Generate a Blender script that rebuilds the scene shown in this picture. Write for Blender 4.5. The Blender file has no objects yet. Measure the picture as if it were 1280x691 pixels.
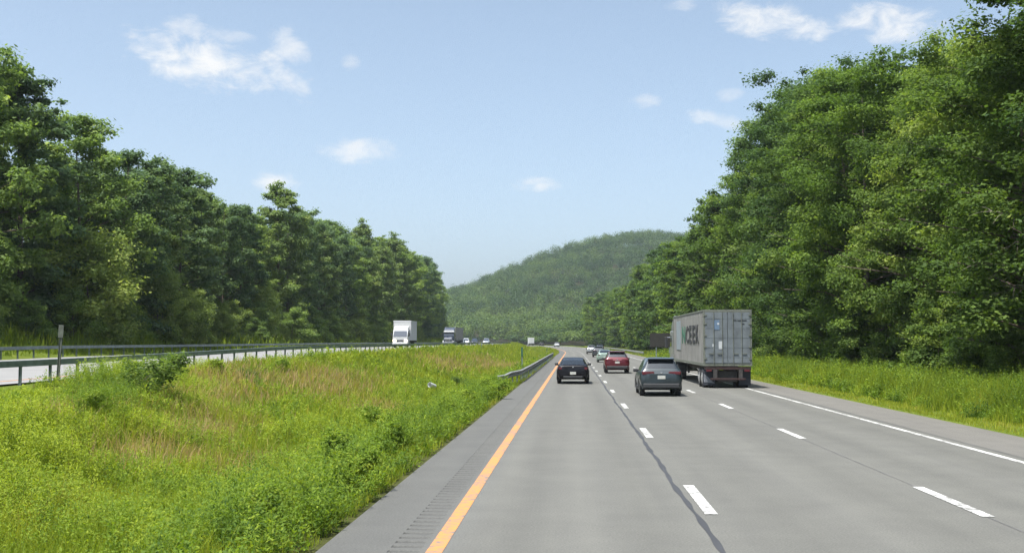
import bpy, math
import numpy as np
from mathutils import Matrix, Vector

rng = np.random.default_rng(7)
scene = bpy.context.scene
C = scene.collection
R = math.radians

# ------------------------------------------------------------------ helpers
def tag(o, label=None, cat=None, group=None, kind=None):
    if label: o['label'] = label
    if cat: o['category'] = cat
    if group: o['group'] = group
    if kind: o['kind'] = kind
    return o

def thing(name, label, cat, loc=(0, 0, 0), rotz=0.0, group=None):
    o = bpy.data.objects.new(name, None)
    o.empty_display_size = 0.3
    C.objects.link(o)
    o.location = loc
    o.rotation_euler = (0, 0, rotz)
    return tag(o, label, cat, group)

def link_mesh(name, me, mat=None, parent=None):
    if mat is not None:
        for m in (mat if isinstance(mat, (list, tuple)) else [mat]):
            me.materials.append(m)
    o = bpy.data.objects.new(name, me)
    C.objects.link(o)
    if parent is not None: o.parent = parent
    return o

def np_mesh(name, V, F, smooth=False, attrs=None):
    """V (n,3); F (m,4) or (m,3)."""
    V = np.ascontiguousarray(V, dtype=np.float32); F = np.ascontiguousarray(F, dtype=np.int32)
    me = bpy.data.meshes.new(name)
    k = F.shape[1]
    me.vertices.add(len(V)); me.vertices.foreach_set('co', V.ravel())
    me.loops.add(F.size); me.loops.foreach_set('vertex_index', F.ravel())
    me.polygons.add(len(F))
    me.polygons.foreach_set('loop_start', np.arange(0, F.size, k, dtype=np.int32))
    if smooth: me.polygons.foreach_set('use_smooth', np.ones(len(F), dtype=bool))
    for an, arr in (attrs or {}).items():
        a = me.attributes.new(an, 'FLOAT', 'POINT')
        a.data.foreach_set('value', np.ascontiguousarray(arr, dtype=np.float32).ravel())
    me.update(calc_edges=True)
    return me

class MB:
    """collects boxes, tubes, discs and polygons; builds ONE mesh object"""
    def __init__(s): s.v = []; s.f = []
    def _add(s, V, F):
        b = len(s.v); s.v += [tuple(p) for p in V]; s.f += [tuple(b + i for i in f) for f in F]
        return s
    def box(s, x0, x1, y0, y1, z0, z1, M=None):
        V = [(x, y, z) for z in (z0, z1) for y in (y0, y1) for x in (x0, x1)]
        if M is not None: V = [tuple(M @ Vector(p)) for p in V]
        return s._add(V, [(0, 2, 3, 1), (4, 5, 7, 6), (0, 1, 5, 4), (2, 6, 7, 3), (0, 4, 6, 2), (1, 3, 7, 5)])
    def prism(s, poly, axis, a, b):
        """polygon (two coords) extruded along axis from a to b"""
        n = len(poly)
        def P(p, t):
            return {'x': (t, p[0], p[1]), 'y': (p[0], t, p[1]), 'z': (p[0], p[1], t)}[axis]
        V = [P(p, a) for p in poly] + [P(p, b) for p in poly]
        F = [tuple(range(n - 1, -1, -1)), tuple(range(n, 2 * n))]
        F += [(i, (i + 1) % n, n + (i + 1) % n, n + i) for i in range(n)]
        return s._add(V, F)
    def lathe(s, prof, c, axis='x', n=24):
        """prof: list of (offset along axis, radius) revolved round axis through c"""
        V = []; F = []
        for (o, r) in prof:
            for k in range(n):
                a = 2 * math.pi * k / n
                p = {'x': (o, r * math.cos(a), r * math.sin(a)), 'y': (r * math.cos(a), o, r * math.sin(a)),
                     'z': (r * math.cos(a), r * math.sin(a), o)}[axis]
                V.append((c[0] + p[0], c[1] + p[1], c[2] + p[2]))
        for i in range(len(prof) - 1):
            for k in range(n):
                F.append((i * n + k, i * n + (k + 1) % n, (i + 1) * n + (k + 1) % n, (i + 1) * n + k))
        F.append(tuple(range(n - 1, -1, -1))); F.append(tuple((len(prof) - 1) * n + k for k in range(n)))
        return s._add(V, F)
    def tube(s, pts, rad, n=8):
        pts = [Vector(p) for p in pts]
        if not isinstance(rad, (list, tuple)): rad = [rad] * len(pts)
        V = []; F = []
        for i, p in enumerate(pts):
            d = (pts[min(i + 1, len(pts) - 1)] - pts[max(i - 1, 0)]).normalized()
            ref = Vector((0, 0, 1)) if abs(d.z) < 0.9 else Vector((1, 0, 0))
            a = d.cross(ref).normalized(); b = d.cross(a)
            for k in range(n):
                t = 2 * math.pi * k / n
                V.append(p + (a * math.cos(t) + b * math.sin(t)) * rad[i])
        for i in range(len(pts) - 1):
            for k in range(n):
                F.append((i * n + k, i * n + (k + 1) % n, (i + 1) * n + (k + 1) % n, (i + 1) * n + k))
        F.append(tuple(range(n - 1, -1, -1))); F.append(tuple((len(pts) - 1) * n + k for k in range(n)))
        return s._add(V, F)
    def build(s, name, mat, parent=None, bevel=0.0, smooth=False, loc=None):
        me = bpy.data.meshes.new(name)
        me.from_pydata([tuple(p) for p in s.v], [], s.f)
        import bmesh
        bm = bmesh.new(); bm.from_mesh(me); bmesh.ops.recalc_face_normals(bm, faces=bm.faces); bm.to_mesh(me); bm.free()
        if smooth:
            me.polygons.foreach_set('use_smooth', np.ones(len(me.polygons), dtype=bool))
            me.set_sharp_from_angle(angle=R(35))
        o = link_mesh(name, me, mat, parent)
        if loc: o.location = loc
        if bevel:
            m = o.modifiers.new('bevel', 'BEVEL'); m.width = bevel; m.segments = 2; m.limit_method = 'ANGLE'
            m.harden_normals = False
        return o

def B(x0, x1, y0, y1, z0, z1): return MB().box(x0, x1, y0, y1, z0, z1)

def copy_tree(o, parent=None):
    c = o.copy(); C.objects.link(c); c.parent = parent
    for ch in list(o.children): copy_tree(ch, c)
    return c

# ------------------------------------------------------------------ materials
def new_mat(name):
    m = bpy.data.materials.new(name); m.use_nodes = True
    nt = m.node_tree; nt.nodes.clear()
    out = nt.nodes.new('ShaderNodeOutputMaterial')
    return m, nt, out

def N(nt, t, **kw):
    n = nt.nodes.new(t)
    for k, v in kw.items():
        if k.startswith('i_'): n.inputs[k[2:].replace('_', ' ')].default_value = v
        else: setattr(n, k, v)
    return n

def ramp(nt, stops, interp='LINEAR'):
    r = nt.nodes.new('ShaderNodeValToRGB'); r.color_ramp.interpolation = interp
    el = r.color_ramp.elements
    while len(el) > 1: el.remove(el[-1])
    el[0].position = stops[0][0]; el[0].color = tuple(stops[0][1]) + (1,)
    for p, c in stops[1:]:
        e = el.new(p); e.color = tuple(c) + (1,)
    return r

def simple(name, col, rough=0.5, metal=0.0, spec=0.5, var=0.12, scale=8.0, coat=0.0, bump=0.0):
    m, nt, out = new_mat(name)
    p = N(nt, 'ShaderNodeBsdfPrincipled'); p.inputs['Roughness'].default_value = rough
    p.inputs['Metallic'].default_value = metal; p.inputs['Specular IOR Level'].default_value = spec
    p.inputs['Coat Weight'].default_value = coat
    p.inputs['Coat Roughness'].default_value = 0.06
    tc = N(nt, 'ShaderNodeTexCoord'); ns = N(nt, 'ShaderNodeTexNoise'); ns.inputs['Scale'].default_value = scale
    ns.inputs['Detail'].default_value = 6
    nt.links.new(tc.outputs['Object'], ns.inputs['Vector'])
    a = [max(0, c * (1 - var)) for c in col]; b = [min(1, c * (1 + var)) for c in col]
    r = ramp(nt, [(0.3, a), (0.7, b)])
    nt.links.new(ns.outputs['Fac'], r.inputs['Fac']); nt.links.new(r.outputs['Color'], p.inputs['Base Color'])
    if bump:
        bp = N(nt, 'ShaderNodeBump'); bp.inputs['Strength'].default_value = bump; bp.inputs['Distance'].default_value = 0.01
        nt.links.new(ns.outputs['Fac'], bp.inputs['Height']); nt.links.new(bp.outputs['Normal'], p.inputs['Normal'])
    nt.links.new(p.outputs['BSDF'], out.inputs['Surface'])
    return m

def emit(name, col, st):
    m, nt, out = new_mat(name)
    e = N(nt, 'ShaderNodeEmission'); e.inputs['Color'].default_value = tuple(col) + (1,); e.inputs['Strength'].default_value = st
    nt.links.new(e.outputs[0], out.inputs['Surface']); return m

def leaf_mat(name, stops, trans=0.35, objvar=0.25, tcol=(1.25, 1.3, 0.6), rough=0.65):
    m, nt, out = new_mat(name)
    at = N(nt, 'ShaderNodeAttribute', attribute_name='tint')
    oi = N(nt, 'ShaderNodeObjectInfo')
    ma = N(nt, 'ShaderNodeMath', operation='MULTIPLY_ADD'); ma.inputs[1].default_value = objvar; ma.inputs[2].default_value = -objvar / 2
    nt.links.new(oi.outputs['Random'], ma.inputs[0])
    ad = N(nt, 'ShaderNodeMath', operation='ADD', use_clamp=True)
    nt.links.new(at.outputs['Fac'], ad.inputs[0]); nt.links.new(ma.outputs[0], ad.inputs[1])
    r = ramp(nt, stops); nt.links.new(ad.outputs[0], r.inputs['Fac'])
    p = N(nt, 'ShaderNodeBsdfPrincipled'); p.inputs['Roughness'].default_value = rough; p.inputs['Specular IOR Level'].default_value = 0.14
    nt.links.new(r.outputs['Color'], p.inputs['Base Color'])
    tm = N(nt, 'ShaderNodeVectorMath', operation='MULTIPLY'); tm.inputs[1].default_value = tcol
    nt.links.new(r.outputs['Color'], tm.inputs[0])
    tr = N(nt, 'ShaderNodeBsdfTranslucent'); nt.links.new(tm.outputs[0], tr.inputs['Color'])
    mx = N(nt, 'ShaderNodeMixShader'); mx.inputs[0].default_value = trans
    nt.links.new(p.outputs[0], mx.inputs[1]); nt.links.new(tr.outputs[0], mx.inputs[2])
    nt.links.new(mx.outputs[0], out.inputs['Surface'])
    return m

M = {}
M['steel'] = simple('galvanised_steel', (0.19, 0.23, 0.23), 0.55, 0.35, var=0.25, scale=3)
M['post_steel'] = simple('weathered_post_steel', (0.15, 0.19, 0.18), 0.7, 0.2, var=0.3, scale=5)
M['rail_old'] = simple('weathered_rail', (0.24, 0.25, 0.24), 0.6, 0.3, var=0.3, scale=4)
M['tyre'] = simple('tyre_rubber', (0.022, 0.022, 0.024), 0.85, var=0.3)
M['rim'] = simple('alloy_rim', (0.32, 0.33, 0.35), 0.35, 0.8)
M['steel_rim'] = simple('truck_rim', (0.45, 0.45, 0.45), 0.45, 0.5, var=0.3)
M['plastic'] = simple('black_plastic', (0.025, 0.026, 0.028), 0.6)
M['glass'] = simple('tinted_glass', (0.012, 0.016, 0.02), 0.06, 0.0, spec=0.9, var=0.05)
M['screen'] = simple('windscreen_glass', (0.02, 0.03, 0.05), 0.05, 0.0, spec=0.9, var=0.05)
M['red_lens'] = simple('red_lens', (0.09, 0.004, 0.009), 0.4, coat=0.2, var=0.1)
M['clear_lens'] = simple('clear_lens', (0.6, 0.62, 0.62), 0.15, coat=0.8)
M['amber'] = simple('amber_lens', (0.6, 0.22, 0.03), 0.3)
M['lamp_on'] = emit('lit_headlamp', (1.0, 0.88, 0.62), 5.0)
M['plate'] = simple('licence_plate_face', (0.42, 0.42, 0.38), 0.5)
M['chrome'] = simple('chrome', (0.65, 0.66, 0.68), 0.2, 0.95, var=0.05)
M['dark_metal'] = simple('dark_chassis', (0.04, 0.036, 0.034), 0.75, var=0.4)
M['rust_bar'] = simple('rusty_red_bar', (0.028, 0.013, 0.012), 0.8, var=0.4)
M['container'] = simple('container_grey', (0.210, 0.207, 0.192), 0.6, 0.0, var=0.2, scale=1.2)
M['door_grey'] = simple('container_door_grey', (0.120, 0.138, 0.150), 0.55, 0.0, var=0.3, scale=1.6)
M['frame_grey'] = simple('container_frame', (0.12, 0.13, 0.105), 0.6, var=0.25)
M['sky_blue'] = simple('pale_blue_panel', (0.235, 0.275, 0.295), 0.55, var=0.08)
M['letter_black'] = simple('letter_black', (0.025, 0.026, 0.03), 0.6)
M['letter_green'] = simple('letter_green', (0.03, 0.13, 0.08), 0.6)
M['sticker_blue'] = simple('sticker_blue', (0.11, 0.17, 0.25), 0.6)
M['sticker_white'] = simple('sticker_white', (0.42, 0.44, 0.45), 0.6)
M['mudflap'] = simple('mudflap_rubber', (0.03, 0.034, 0.045), 0.8)
M['flap_white'] = simple('flap_worn_grey', (0.16, 0.17, 0.19), 0.8, var=0.3)
M['white_paint'] = simple('white_truck_paint', (0.55, 0.56, 0.56), 0.4, coat=0.3, var=0.06)
M['white_box'] = simple('white_cargo_box', (0.50, 0.505, 0.50), 0.55, var=0.08)
M['navy'] = simple('dark_navy_paint', (0.02, 0.03, 0.055), 0.3, coat=0.6)
M['grey_cab'] = simple('grey_tractor_paint', (0.20, 0.205, 0.205), 0.4, coat=0.3)
M['sign_brown'] = simple('dark_brown_board', (0.020, 0.018, 0.015), 0.9, var=0.2, scale=2)
M['sign_green'] = simple('green_marker_plate', (0.02, 0.09, 0.05), 0.5)
M['sign_back'] = simple('aluminium_sign_back', (0.36, 0.36, 0.33), 0.55, 0.2, var=0.15)
M['yellow_line'] = simple('yellow_road_paint', (0.60, 0.245, 0.035), 0.7, var=0.12, scale=2.5)
M['white_line'] = simple('white_road_paint', (0.56, 0.56, 0.535), 0.7, var=0.14, scale=2.5)
M['sealant'] = simple('crack_sealant', (0.042, 0.043, 0.047), 0.7, var=0.2, scale=1)
M['seam'] = simple('paving_seam', (0.095, 0.093, 0.09), 0.9, var=0.2, scale=1)
M['culvert'] = simple('galvanised_culvert', (0.55, 0.56, 0.56), 0.5, 0.2, var=0.2)
M['bark'] = simple('tree_bark', (0.10, 0.078, 0.058), 0.9, var=0.4, scale=6, bump=0.5)
M['dead_bark'] = simple('bleached_dead_wood', (0.15, 0.13, 0.105), 0.9, var=0.3, scale=6)

def paint(name, col, rough=0.32, metal=0.3):
    return simple(name, col, rough, metal, coat=0.4, var=0.04)

# foliage: own leaf colours only, random per leaf
GREEN_R = [(0.0, (0.039, 0.071, 0.018)), (0.45, (0.089, 0.148, 0.033)), (0.8, (0.162, 0.230, 0.050)), (1.0, (0.257, 0.319, 0.075))]
GREEN_L = [(0.0, (0.068, 0.112, 0.043)), (0.5, (0.150, 0.217, 0.073)), (0.85, (0.234, 0.302, 0.097)), (1.0, (0.302, 0.365, 0.120))]
M['leaf_a'] = leaf_mat('broad_leaf', GREEN_R, 0.45)
YEL = lambda g: [(p, (c[0] * 1.14, c[1] * 1.16, c[2] * 0.95)) for p, c in g]
DRK = lambda g: [(p, (c[0] * 0.72, c[1] * 0.80, c[2] * 1.05)) for p, c in g]
M['leaf_a_yellow'] = leaf_mat('yellow_green_leaf', YEL(GREEN_R), 0.45); M['leaf_a_dark'] = leaf_mat('dark_oak_leaf', DRK(GREEN_R), 0.4)
M['leaf_b_yellow'] = leaf_mat('pale_forest_leaf', YEL(GREEN_L), 0.45); M['leaf_b_dark'] = leaf_mat('dark_forest_leaf', DRK(GREEN_L), 0.4)
M['leaf_b'] = leaf_mat('forest_leaf', GREEN_L, 0.45)
M['leaf_hill'] = leaf_mat('hill_leaf', [(0.0, (0.020, 0.044, 0.016)), (0.5, (0.044, 0.086, 0.024)), (1.0, (0.105, 0.155, 0.036))], 0.25, 0.0)
M['grass'] = leaf_mat('meadow_grass', [(0.0, (0.11, 0.175, 0.018)), (0.35, (0.215, 0.285, 0.026)), (0.62, (0.34, 0.375, 0.040)),
                                        (0.80, (0.40, 0.335, 0.10)), (1.0, (0.43, 0.285, 0.20))], 0.5, 0.0, (1.15, 1.1, 0.6))
M['weed'] = leaf_mat('weed_leaf', [(0.0, (0.060, 0.115, 0.022)), (0.5, (0.165, 0.250, 0.030)), (1.0, (0.31, 0.37, 0.040))], 0.45, 0.0, (1.2, 1.2, 0.5))

def road_mat():
    m, nt, out = new_mat('worn_asphalt')
    L = nt.links
    lat = N(nt, 'ShaderNodeAttribute', attribute_name='lat'); lon = N(nt, 'ShaderNodeAttribute', attribute_name='lon')
    cmb = N(nt, 'ShaderNodeCombineXYZ'); L.new(lat.outputs['Fac'], cmb.inputs[0]); L.new(lon.outputs['Fac'], cmb.inputs[1])
    # wide base by lateral position (shoulder surface is a different, darker paving)
    mp = N(nt, 'ShaderNodeMapRange'); mp.inputs['From Min'].default_value = -4; mp.inputs['From Max'].default_value = 13
    L.new(lat.outputs['Fac'], mp.inputs['Value'])
    f = lambda u: (u + 4) / 17.0
    lane = (0.130, 0.129, 0.117); sh = (0.103, 0.103, 0.097); shr = (0.142, 0.136, 0.124)
    st = [(0, sh), (f(-1.80), sh), (f(-1.66), (0.118, 0.119, 0.112)), (f(-1.2), lane), (f(-0.7), tuple(c * .885 for c in lane)), (f(0.15), tuple(c * 1.05 for c in lane)),
          (f(1.0), tuple(c * .885 for c in lane)), (f(1.7), lane), (f(2.9), tuple(c * .885 for c in lane)), (f(3.8), tuple(c * 1.04 for c in lane)),
          (f(4.7), tuple(c * .88 for c in lane)), (f(5.7), lane), (f(6.5), tuple(c * .885 for c in lane)), (f(7.3), tuple(c * 1.03 for c in lane)),
          (f(8.2), tuple(c * .88 for c in lane)), (f(9.05), lane), (f(9.28), tuple(c * .86 for c in lane)), (f(9.5), shr), (f(11.4), shr), (f(11.8), (0.13, 0.118, 0.098))]
    rp = ramp(nt, st); L.new(mp.outputs[0], rp.inputs['Fac'])
    # long streaks along the lanes
    sc = N(nt, 'ShaderNodeVectorMath', operation='MULTIPLY'); sc.inputs[1].default_value = (1.3, 0.05, 1); L.new(cmb.outputs[0], sc.inputs[0])
    n1 = N(nt, 'ShaderNodeTexNoise'); n1.inputs['Scale'].default_value = 1.6; n1.inputs['Detail'].default_value = 5; L.new(sc.outputs[0], n1.inputs['Vector'])
    r1 = ramp(nt, [(0.25, (0.92, 0.92, 0.93)), (0.75, (1.06, 1.06, 1.05))]); L.new(n1.outputs['Fac'], r1.inputs['Fac'])
    n2 = N(nt, 'ShaderNodeTexNoise'); n2.inputs['Scale'].default_value = 34; n2.inputs['Detail'].default_value = 9; n2.inputs['Roughness'].default_value = 0.85
    L.new(cmb.outputs[0], n2.inputs['Vector'])
    r2 = ramp(nt, [(0.34, (0.62, 0.62, 0.62)), (0.66, (1.36, 1.36, 1.35))]); L.new(n2.outputs['Fac'], r2.inputs['Fac'])
    n3 = N(nt, 'ShaderNodeTexNoise'); n3.inputs['Scale'].default_value = 0.8; n3.inputs['Detail'].default_value = 7; n3.inputs['Roughness'].default_value = 0.65; L.new(cmb.outputs[0], n3.inputs['Vector'])
    r3 = ramp(nt, [(0.28, (0.90, 0.90, 0.90)), (0.7, (1.06, 1.06, 1.05))]); L.new(n3.outputs['Fac'], r3.inputs['Fac'])
    c = rp.outputs['Color']
    for r in (r1, r2, r3):
        mm = N(nt, 'ShaderNodeVectorMath', operation='MULTIPLY'); L.new(c, mm.inputs[0]); L.new(r.outputs['Color'], mm.inputs[1]); c = mm.outputs[0]
    gr = N(nt, 'ShaderNodeAttribute', attribute_name='groove_depth'); gm = N(nt, 'ShaderNodeMath', operation='MULTIPLY_ADD'); gm.inputs[1].default_value = -0.45; gm.inputs[2].default_value = 1.0
    L.new(gr.outputs['Fac'], gm.inputs[0]); g2 = N(nt, 'ShaderNodeVectorMath', operation='SCALE'); L.new(c, g2.inputs[0]); L.new(gm.outputs[0], g2.inputs['Scale']); c = g2.outputs[0]  # surface gets darker with depth in the rumble grooves
    p = N(nt, 'ShaderNodeBsdfPrincipled'); p.inputs['Roughness'].default_value = 0.85; p.inputs['Specular IOR Level'].default_value = 0.3
    L.new(c, p.inputs['Base Color'])
    bp = N(nt, 'ShaderNodeBump'); bp.inputs['Strength'].default_value = 0.35; bp.inputs['Distance'].default_value = 0.01
    L.new(n2.outputs['Fac'], bp.inputs['Height']); L.new(bp.outputs[0], p.inputs['Normal'])
    L.new(p.outputs[0], out.inputs['Surface'])
    return m
M['road'] = road_mat()
def line_mat(name, col, wear=0.47):
    m, nt, out = new_mat(name); L = nt.links
    tc = N(nt, 'ShaderNodeTexCoord')
    n1 = N(nt, 'ShaderNodeTexNoise'); n1.inputs['Scale'].default_value = 7; n1.inputs['Detail'].default_value = 10; n1.inputs['Roughness'].default_value = 0.78; L.new(tc.outputs['Object'], n1.inputs['Vector'])
    n2 = N(nt, 'ShaderNodeTexNoise'); n2.inputs['Scale'].default_value = 0.6; n2.inputs['Detail'].default_value = 3; L.new(tc.outputs['Object'], n2.inputs['Vector'])
    ad = N(nt, 'ShaderNodeMath', operation='MULTIPLY_ADD'); ad.inputs[1].default_value = 0.35; L.new(n2.outputs['Fac'], ad.inputs[0]); L.new(n1.outputs['Fac'], ad.inputs[2])
    r = ramp(nt, [(wear, (0.15, 0.145, 0.135)), (wear + 0.09, tuple(c * 0.72 + 0.03 for c in col)), (wear + 0.17, tuple(c * 0.9 for c in col)), (wear + 0.35, col)]); L.new(ad.outputs[0], r.inputs['Fac'])
    p = N(nt, 'ShaderNodeBsdfPrincipled'); p.inputs['Roughness'].default_value = 0.75; L.new(r.outputs['Color'], p.inputs['Base Color']); L.new(p.outputs[0], out.inputs['Surface'])
    return m
M['yellow_line'] = line_mat('worn_yellow_paint', (0.58, 0.24, 0.060), 0.58); M['white_line'] = line_mat('worn_white_paint', (0.58, 0.58, 0.55), 0.59)

def oncoming_mat():
    m, nt, out = new_mat('pale_concrete_road'); L = nt.links
    tc = N(nt, 'ShaderNodeTexCoord')
    n1 = N(nt, 'ShaderNodeTexNoise'); n1.inputs['Scale'].default_value = 0.8; n1.inputs['Detail'].default_value = 8
    L.new(tc.outputs['Object'], n1.inputs['Vector'])
    r = ramp(nt, [(0.3, (0.20, 0.198, 0.192)), (0.7, (0.25, 0.245, 0.238))]); L.new(n1.outputs['Fac'], r.inputs['Fac'])
    p = N(nt, 'ShaderNodeBsdfPrincipled'); p.inputs['Roughness'].default_value = 0.7
    L.new(r.outputs['Color'], p.inputs['Base Color']); L.new(p.outputs[0], out.inputs['Surface'])
    return m
M['oncoming'] = oncoming_mat()

def ground_mat():
    m, nt, out = new_mat('grassy_soil'); L = nt.links
    tc = N(nt, 'ShaderNodeTexCoord')
    z = N(nt, 'ShaderNodeAttribute', attribute_name='wood')
    n1 = N(nt, 'ShaderNodeTexNoise'); n1.inputs['Scale'].default_value = 0.9; n1.inputs['Detail'].default_value = 9; n1.inputs['Roughness'].default_value = 0.7
    L.new(tc.outputs['Object'], n1.inputs['Vector'])
    g = ramp(nt, [(0.3, (0.065, 0.095, 0.012)), (0.55, (0.105, 0.14, 0.016)), (0.75, (0.15, 0.14, 0.045))]); L.new(n1.outputs['Fac'], g.inputs['Fac'])
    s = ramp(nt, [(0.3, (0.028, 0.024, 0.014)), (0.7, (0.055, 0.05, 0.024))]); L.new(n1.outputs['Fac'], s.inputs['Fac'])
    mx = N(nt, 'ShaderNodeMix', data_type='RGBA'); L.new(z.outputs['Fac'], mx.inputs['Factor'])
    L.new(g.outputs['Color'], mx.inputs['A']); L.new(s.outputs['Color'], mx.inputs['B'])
    p = N(nt, 'ShaderNodeBsdfPrincipled'); p.inputs['Roughness'].default_value = 0.95; p.inputs['Specular IOR Level'].default_value = 0.1
    L.new(mx.outputs['Result'], p.inputs['Base Color'])
    bp = N(nt, 'ShaderNodeBump'); bp.inputs['Strength'].default_value = 0.7; bp.inputs['Distance'].default_value = 0.15
    L.new(n1.outputs['Fac'], bp.inputs['Height']); L.new(bp.outputs[0], p.inputs['Normal'])
    L.new(p.outputs[0], out.inputs['Surface'])
    return m
M['ground'] = ground_mat()

# ------------------------------------------------------------------ layout of the valley
CAM_H = 2.4
def smooth(a, b, x):
    t = np.clip((np.asarray(x, float) - a) / (b - a), 0, 1); return t * t * (3 - 2 * t)
def bend(Y):
    """lateral shift of both carriageways: straight, then a long left curve"""
    Y = np.asarray(Y, float); d = np.clip(Y - 230, 0, 520)
    return -(d ** 2) / 3800 - np.clip(Y - 750, 0, None) * (520 / 1900)
def heading(Y): return math.atan(max(0.0, min(Y - 230, 520)) / 1900.0)      # rotation to the left
def z_road(Y): return 0.6 * smooth(250, 520, Y)
def z_on(Y): return 1.15 + 0.33 * smooth(25, 70, Y) + 0.1 * smooth(70, 160, Y) + z_road(Y) * 0.8
LATS = np.array([-60, -36, -31.4, -30.9, -16.4, -15.6, -14.2, -12, -9.5, -7.5, -5.5, -4, -3.1, -2.6, 11.3, 11.9, 13.5, 19, 24, 60])
def z_ground(u, Y):
    u = np.asarray(u, float); Y = np.asarray(Y, float); zo = z_on(Y); zr = z_road(Y)
    k = [(-1500, 16.0, 0), (-60, 3.1, 0), (-36, 0.75, 1), (-31.4, 0.03, 1), (-30.9, -0.06, 1), (-16.4, -0.06, 1), (-15.6, 0.0, 1), (-14.4, -0.14, 1)]
    out = np.zeros(np.broadcast(u, Y).shape)
    xs = [-1500, -60, -36, -31.4, -30.9, -16.4, -15.6, -14.4, -12, -9.5, -7.5, -5.5, -4, -3.1, -2.6, 11.3, 11.9, 13.5, 19, 24, 60, 1500]
    zs = [zo + 14, zo + 2.2, zo + 0.62, zo + 0.03, zo - 0.06, zo - 0.06, zo, zo - 0.16,
          0.45 * zo + 0.25 * zr - 0.05, zr - 0.35, zr - 0.72, zr - 0.55, zr - 0.2, zr - 0.03, zr - 0.06, zr - 0.06, zr - 0.03, zr - 0.12, zr + 0.1, zr + 0.5, zr + 3.0, zr + 20]
    zs = [np.broadcast_to(z, out.shape) for z in zs]; u = np.broadcast_to(u, out.shape)
    for i in range(len(xs) - 1):
        m = (u >= xs[i]) & (u <= xs[i + 1])
        t = (u - xs[i]) / (xs[i + 1] - xs[i])
        out = np.where(m, zs[i] * (1 - t) + zs[i + 1] * t, out)
    return out
def P(u, Y, dz=0.0):
    return (float(u + bend(Y)), float(Y), float(z_ground(u, Y)) + dz)
def snoise(x, y, s, seed):
    r = np.random.default_rng(seed); o = 0
    for k in range(7):
        a = r.uniform(0, 6.28); f = r.uniform(0.6, 1.8) / s
        o = o + np.sin((x * math.cos(a) + y * math.sin(a)) * f * 6.28 + r.uniform(0, 6.28))
    return o / 7 ** 0.5 * 0.8          # about -1..1

def grid_mesh(name, us, Ys, zf, mat, attrs=None, parent=None, skew=True):
    U, YY = np.meshgrid(us, Ys)
    X = U + bend(YY) if skew else U
    Z = zf(U, YY)
    V = np.stack([X, YY, Z], -1).reshape(-1, 3)
    n = len(us); mI, nI = len(Ys), len(us)
    i = np.arange((mI - 1) * (nI - 1)); r_, c_ = i // (nI - 1), i % (nI - 1)
    a = r_ * n + c_
    F = np.stack([a, a + 1, a + n + 1, a + n], 1)
    at = {k: f(U, YY).ravel() for k, f in (attrs or {}).items()}
    me = np_mesh(name, V, F, smooth=True, attrs=at)
    return link_mesh(name, me, mat, parent)

Yg = np.concatenate([np.arange(-80, 0, 8), np.arange(0, 120, 1.5), np.arange(120, 300, 5), np.arange(300, 760, 12), np.arange(760, 1200, 50), np.array([1500, 2200, 3500, 5000])])
ug = np.concatenate([[-2500, -1500, -600, -250, -120, -80], np.array([-60, -52, -45, -40, -36, -34, -32.5, -31.4, -30.9, -24, -16.4, -15.6, -15, -14.4]), np.arange(-14, -3.1, 0.5),
                     [-3.1, -2.6, 4, 11.3, 11.9, 12.5, 13.5, 15, 17, 19, 21, 24, 30, 40, 60, 90, 150, 400, 900, 1500, 2500]])
def zgr(U, YY):
    z = z_ground(np.clip(U, -1500, 1500), YY)
    off = (U < -31.6) | ((U > -15.4) & (U < -3.2)) | (U > 12.0)
    return z + np.where(off, 0.10 * snoise(U, YY, 7, 3) + 0.05 * snoise(U, YY, 2.2, 4), 0)
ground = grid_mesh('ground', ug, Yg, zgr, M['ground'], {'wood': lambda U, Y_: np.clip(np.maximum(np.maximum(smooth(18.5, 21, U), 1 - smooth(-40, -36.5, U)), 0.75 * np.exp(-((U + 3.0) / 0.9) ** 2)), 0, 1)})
tag(ground, kind='structure')

# our carriageway: lanes, shoulders, milled rumble strip, paint, sealant
Yr = np.concatenate([np.arange(-60, 0, 6), np.arange(0, 120, 2), np.arange(120, 624, 6)])
la = {'lat': lambda U, Y_: U, 'lon': lambda U, Y_: Y_}
zr_f = lambda U, Y_: z_road(Y_) + np.where(U > 9.1, -(U - 9.1) * 0.02, 0.0)
road = grid_mesh('road', np.array([-1.76, 1.9, 5.7, 9.1, 11.65]), Yr, zr_f, M['road'], la)
tag(road, kind='structure')
grid_mesh('shoulder', np.array([-2.95, -2.14]), Yr, zr_f, M['road'], la, road)
yy = np.arange(-6, 130, 0.05)
grid_mesh('rumble_strip', np.array([-2.14, -2.12, -1.78, -1.76]), yy,
          lambda U, Y_: np.where((U > -2.13) & (U < -1.77), -0.035 * np.clip(np.sin(Y_ / 0.30 * 6.2832) * 2.2, 0, 1), 0.0), M['road'], {**la, 'groove_depth': lambda U, Y_: np.where((U > -2.13) & (U < -1.77), np.clip(np.sin(Y_ / 0.30 * 6.2832) * 2.2, 0, 1), 0.0)}, road)
grid_mesh('rumble_strip', np.array([-2.14, -1.76]), np.arange(129.95, 620, 8), zr_f, M['road'], la, road)
lift = lambda h: (lambda U, Y_: zr_f(U, Y_) + h)
wob = lambda c, w: None
grid_mesh('yellow_edge_line', np.array([-1.69, -1.50]), Yr, lift(0.004), M['yellow_line'], None, road)
grid_mesh('white_edge_line', np.array([8.88, 9.04]), Yr, lift(0.004), M['white_line'], None, road)
V = []; F = []
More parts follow.
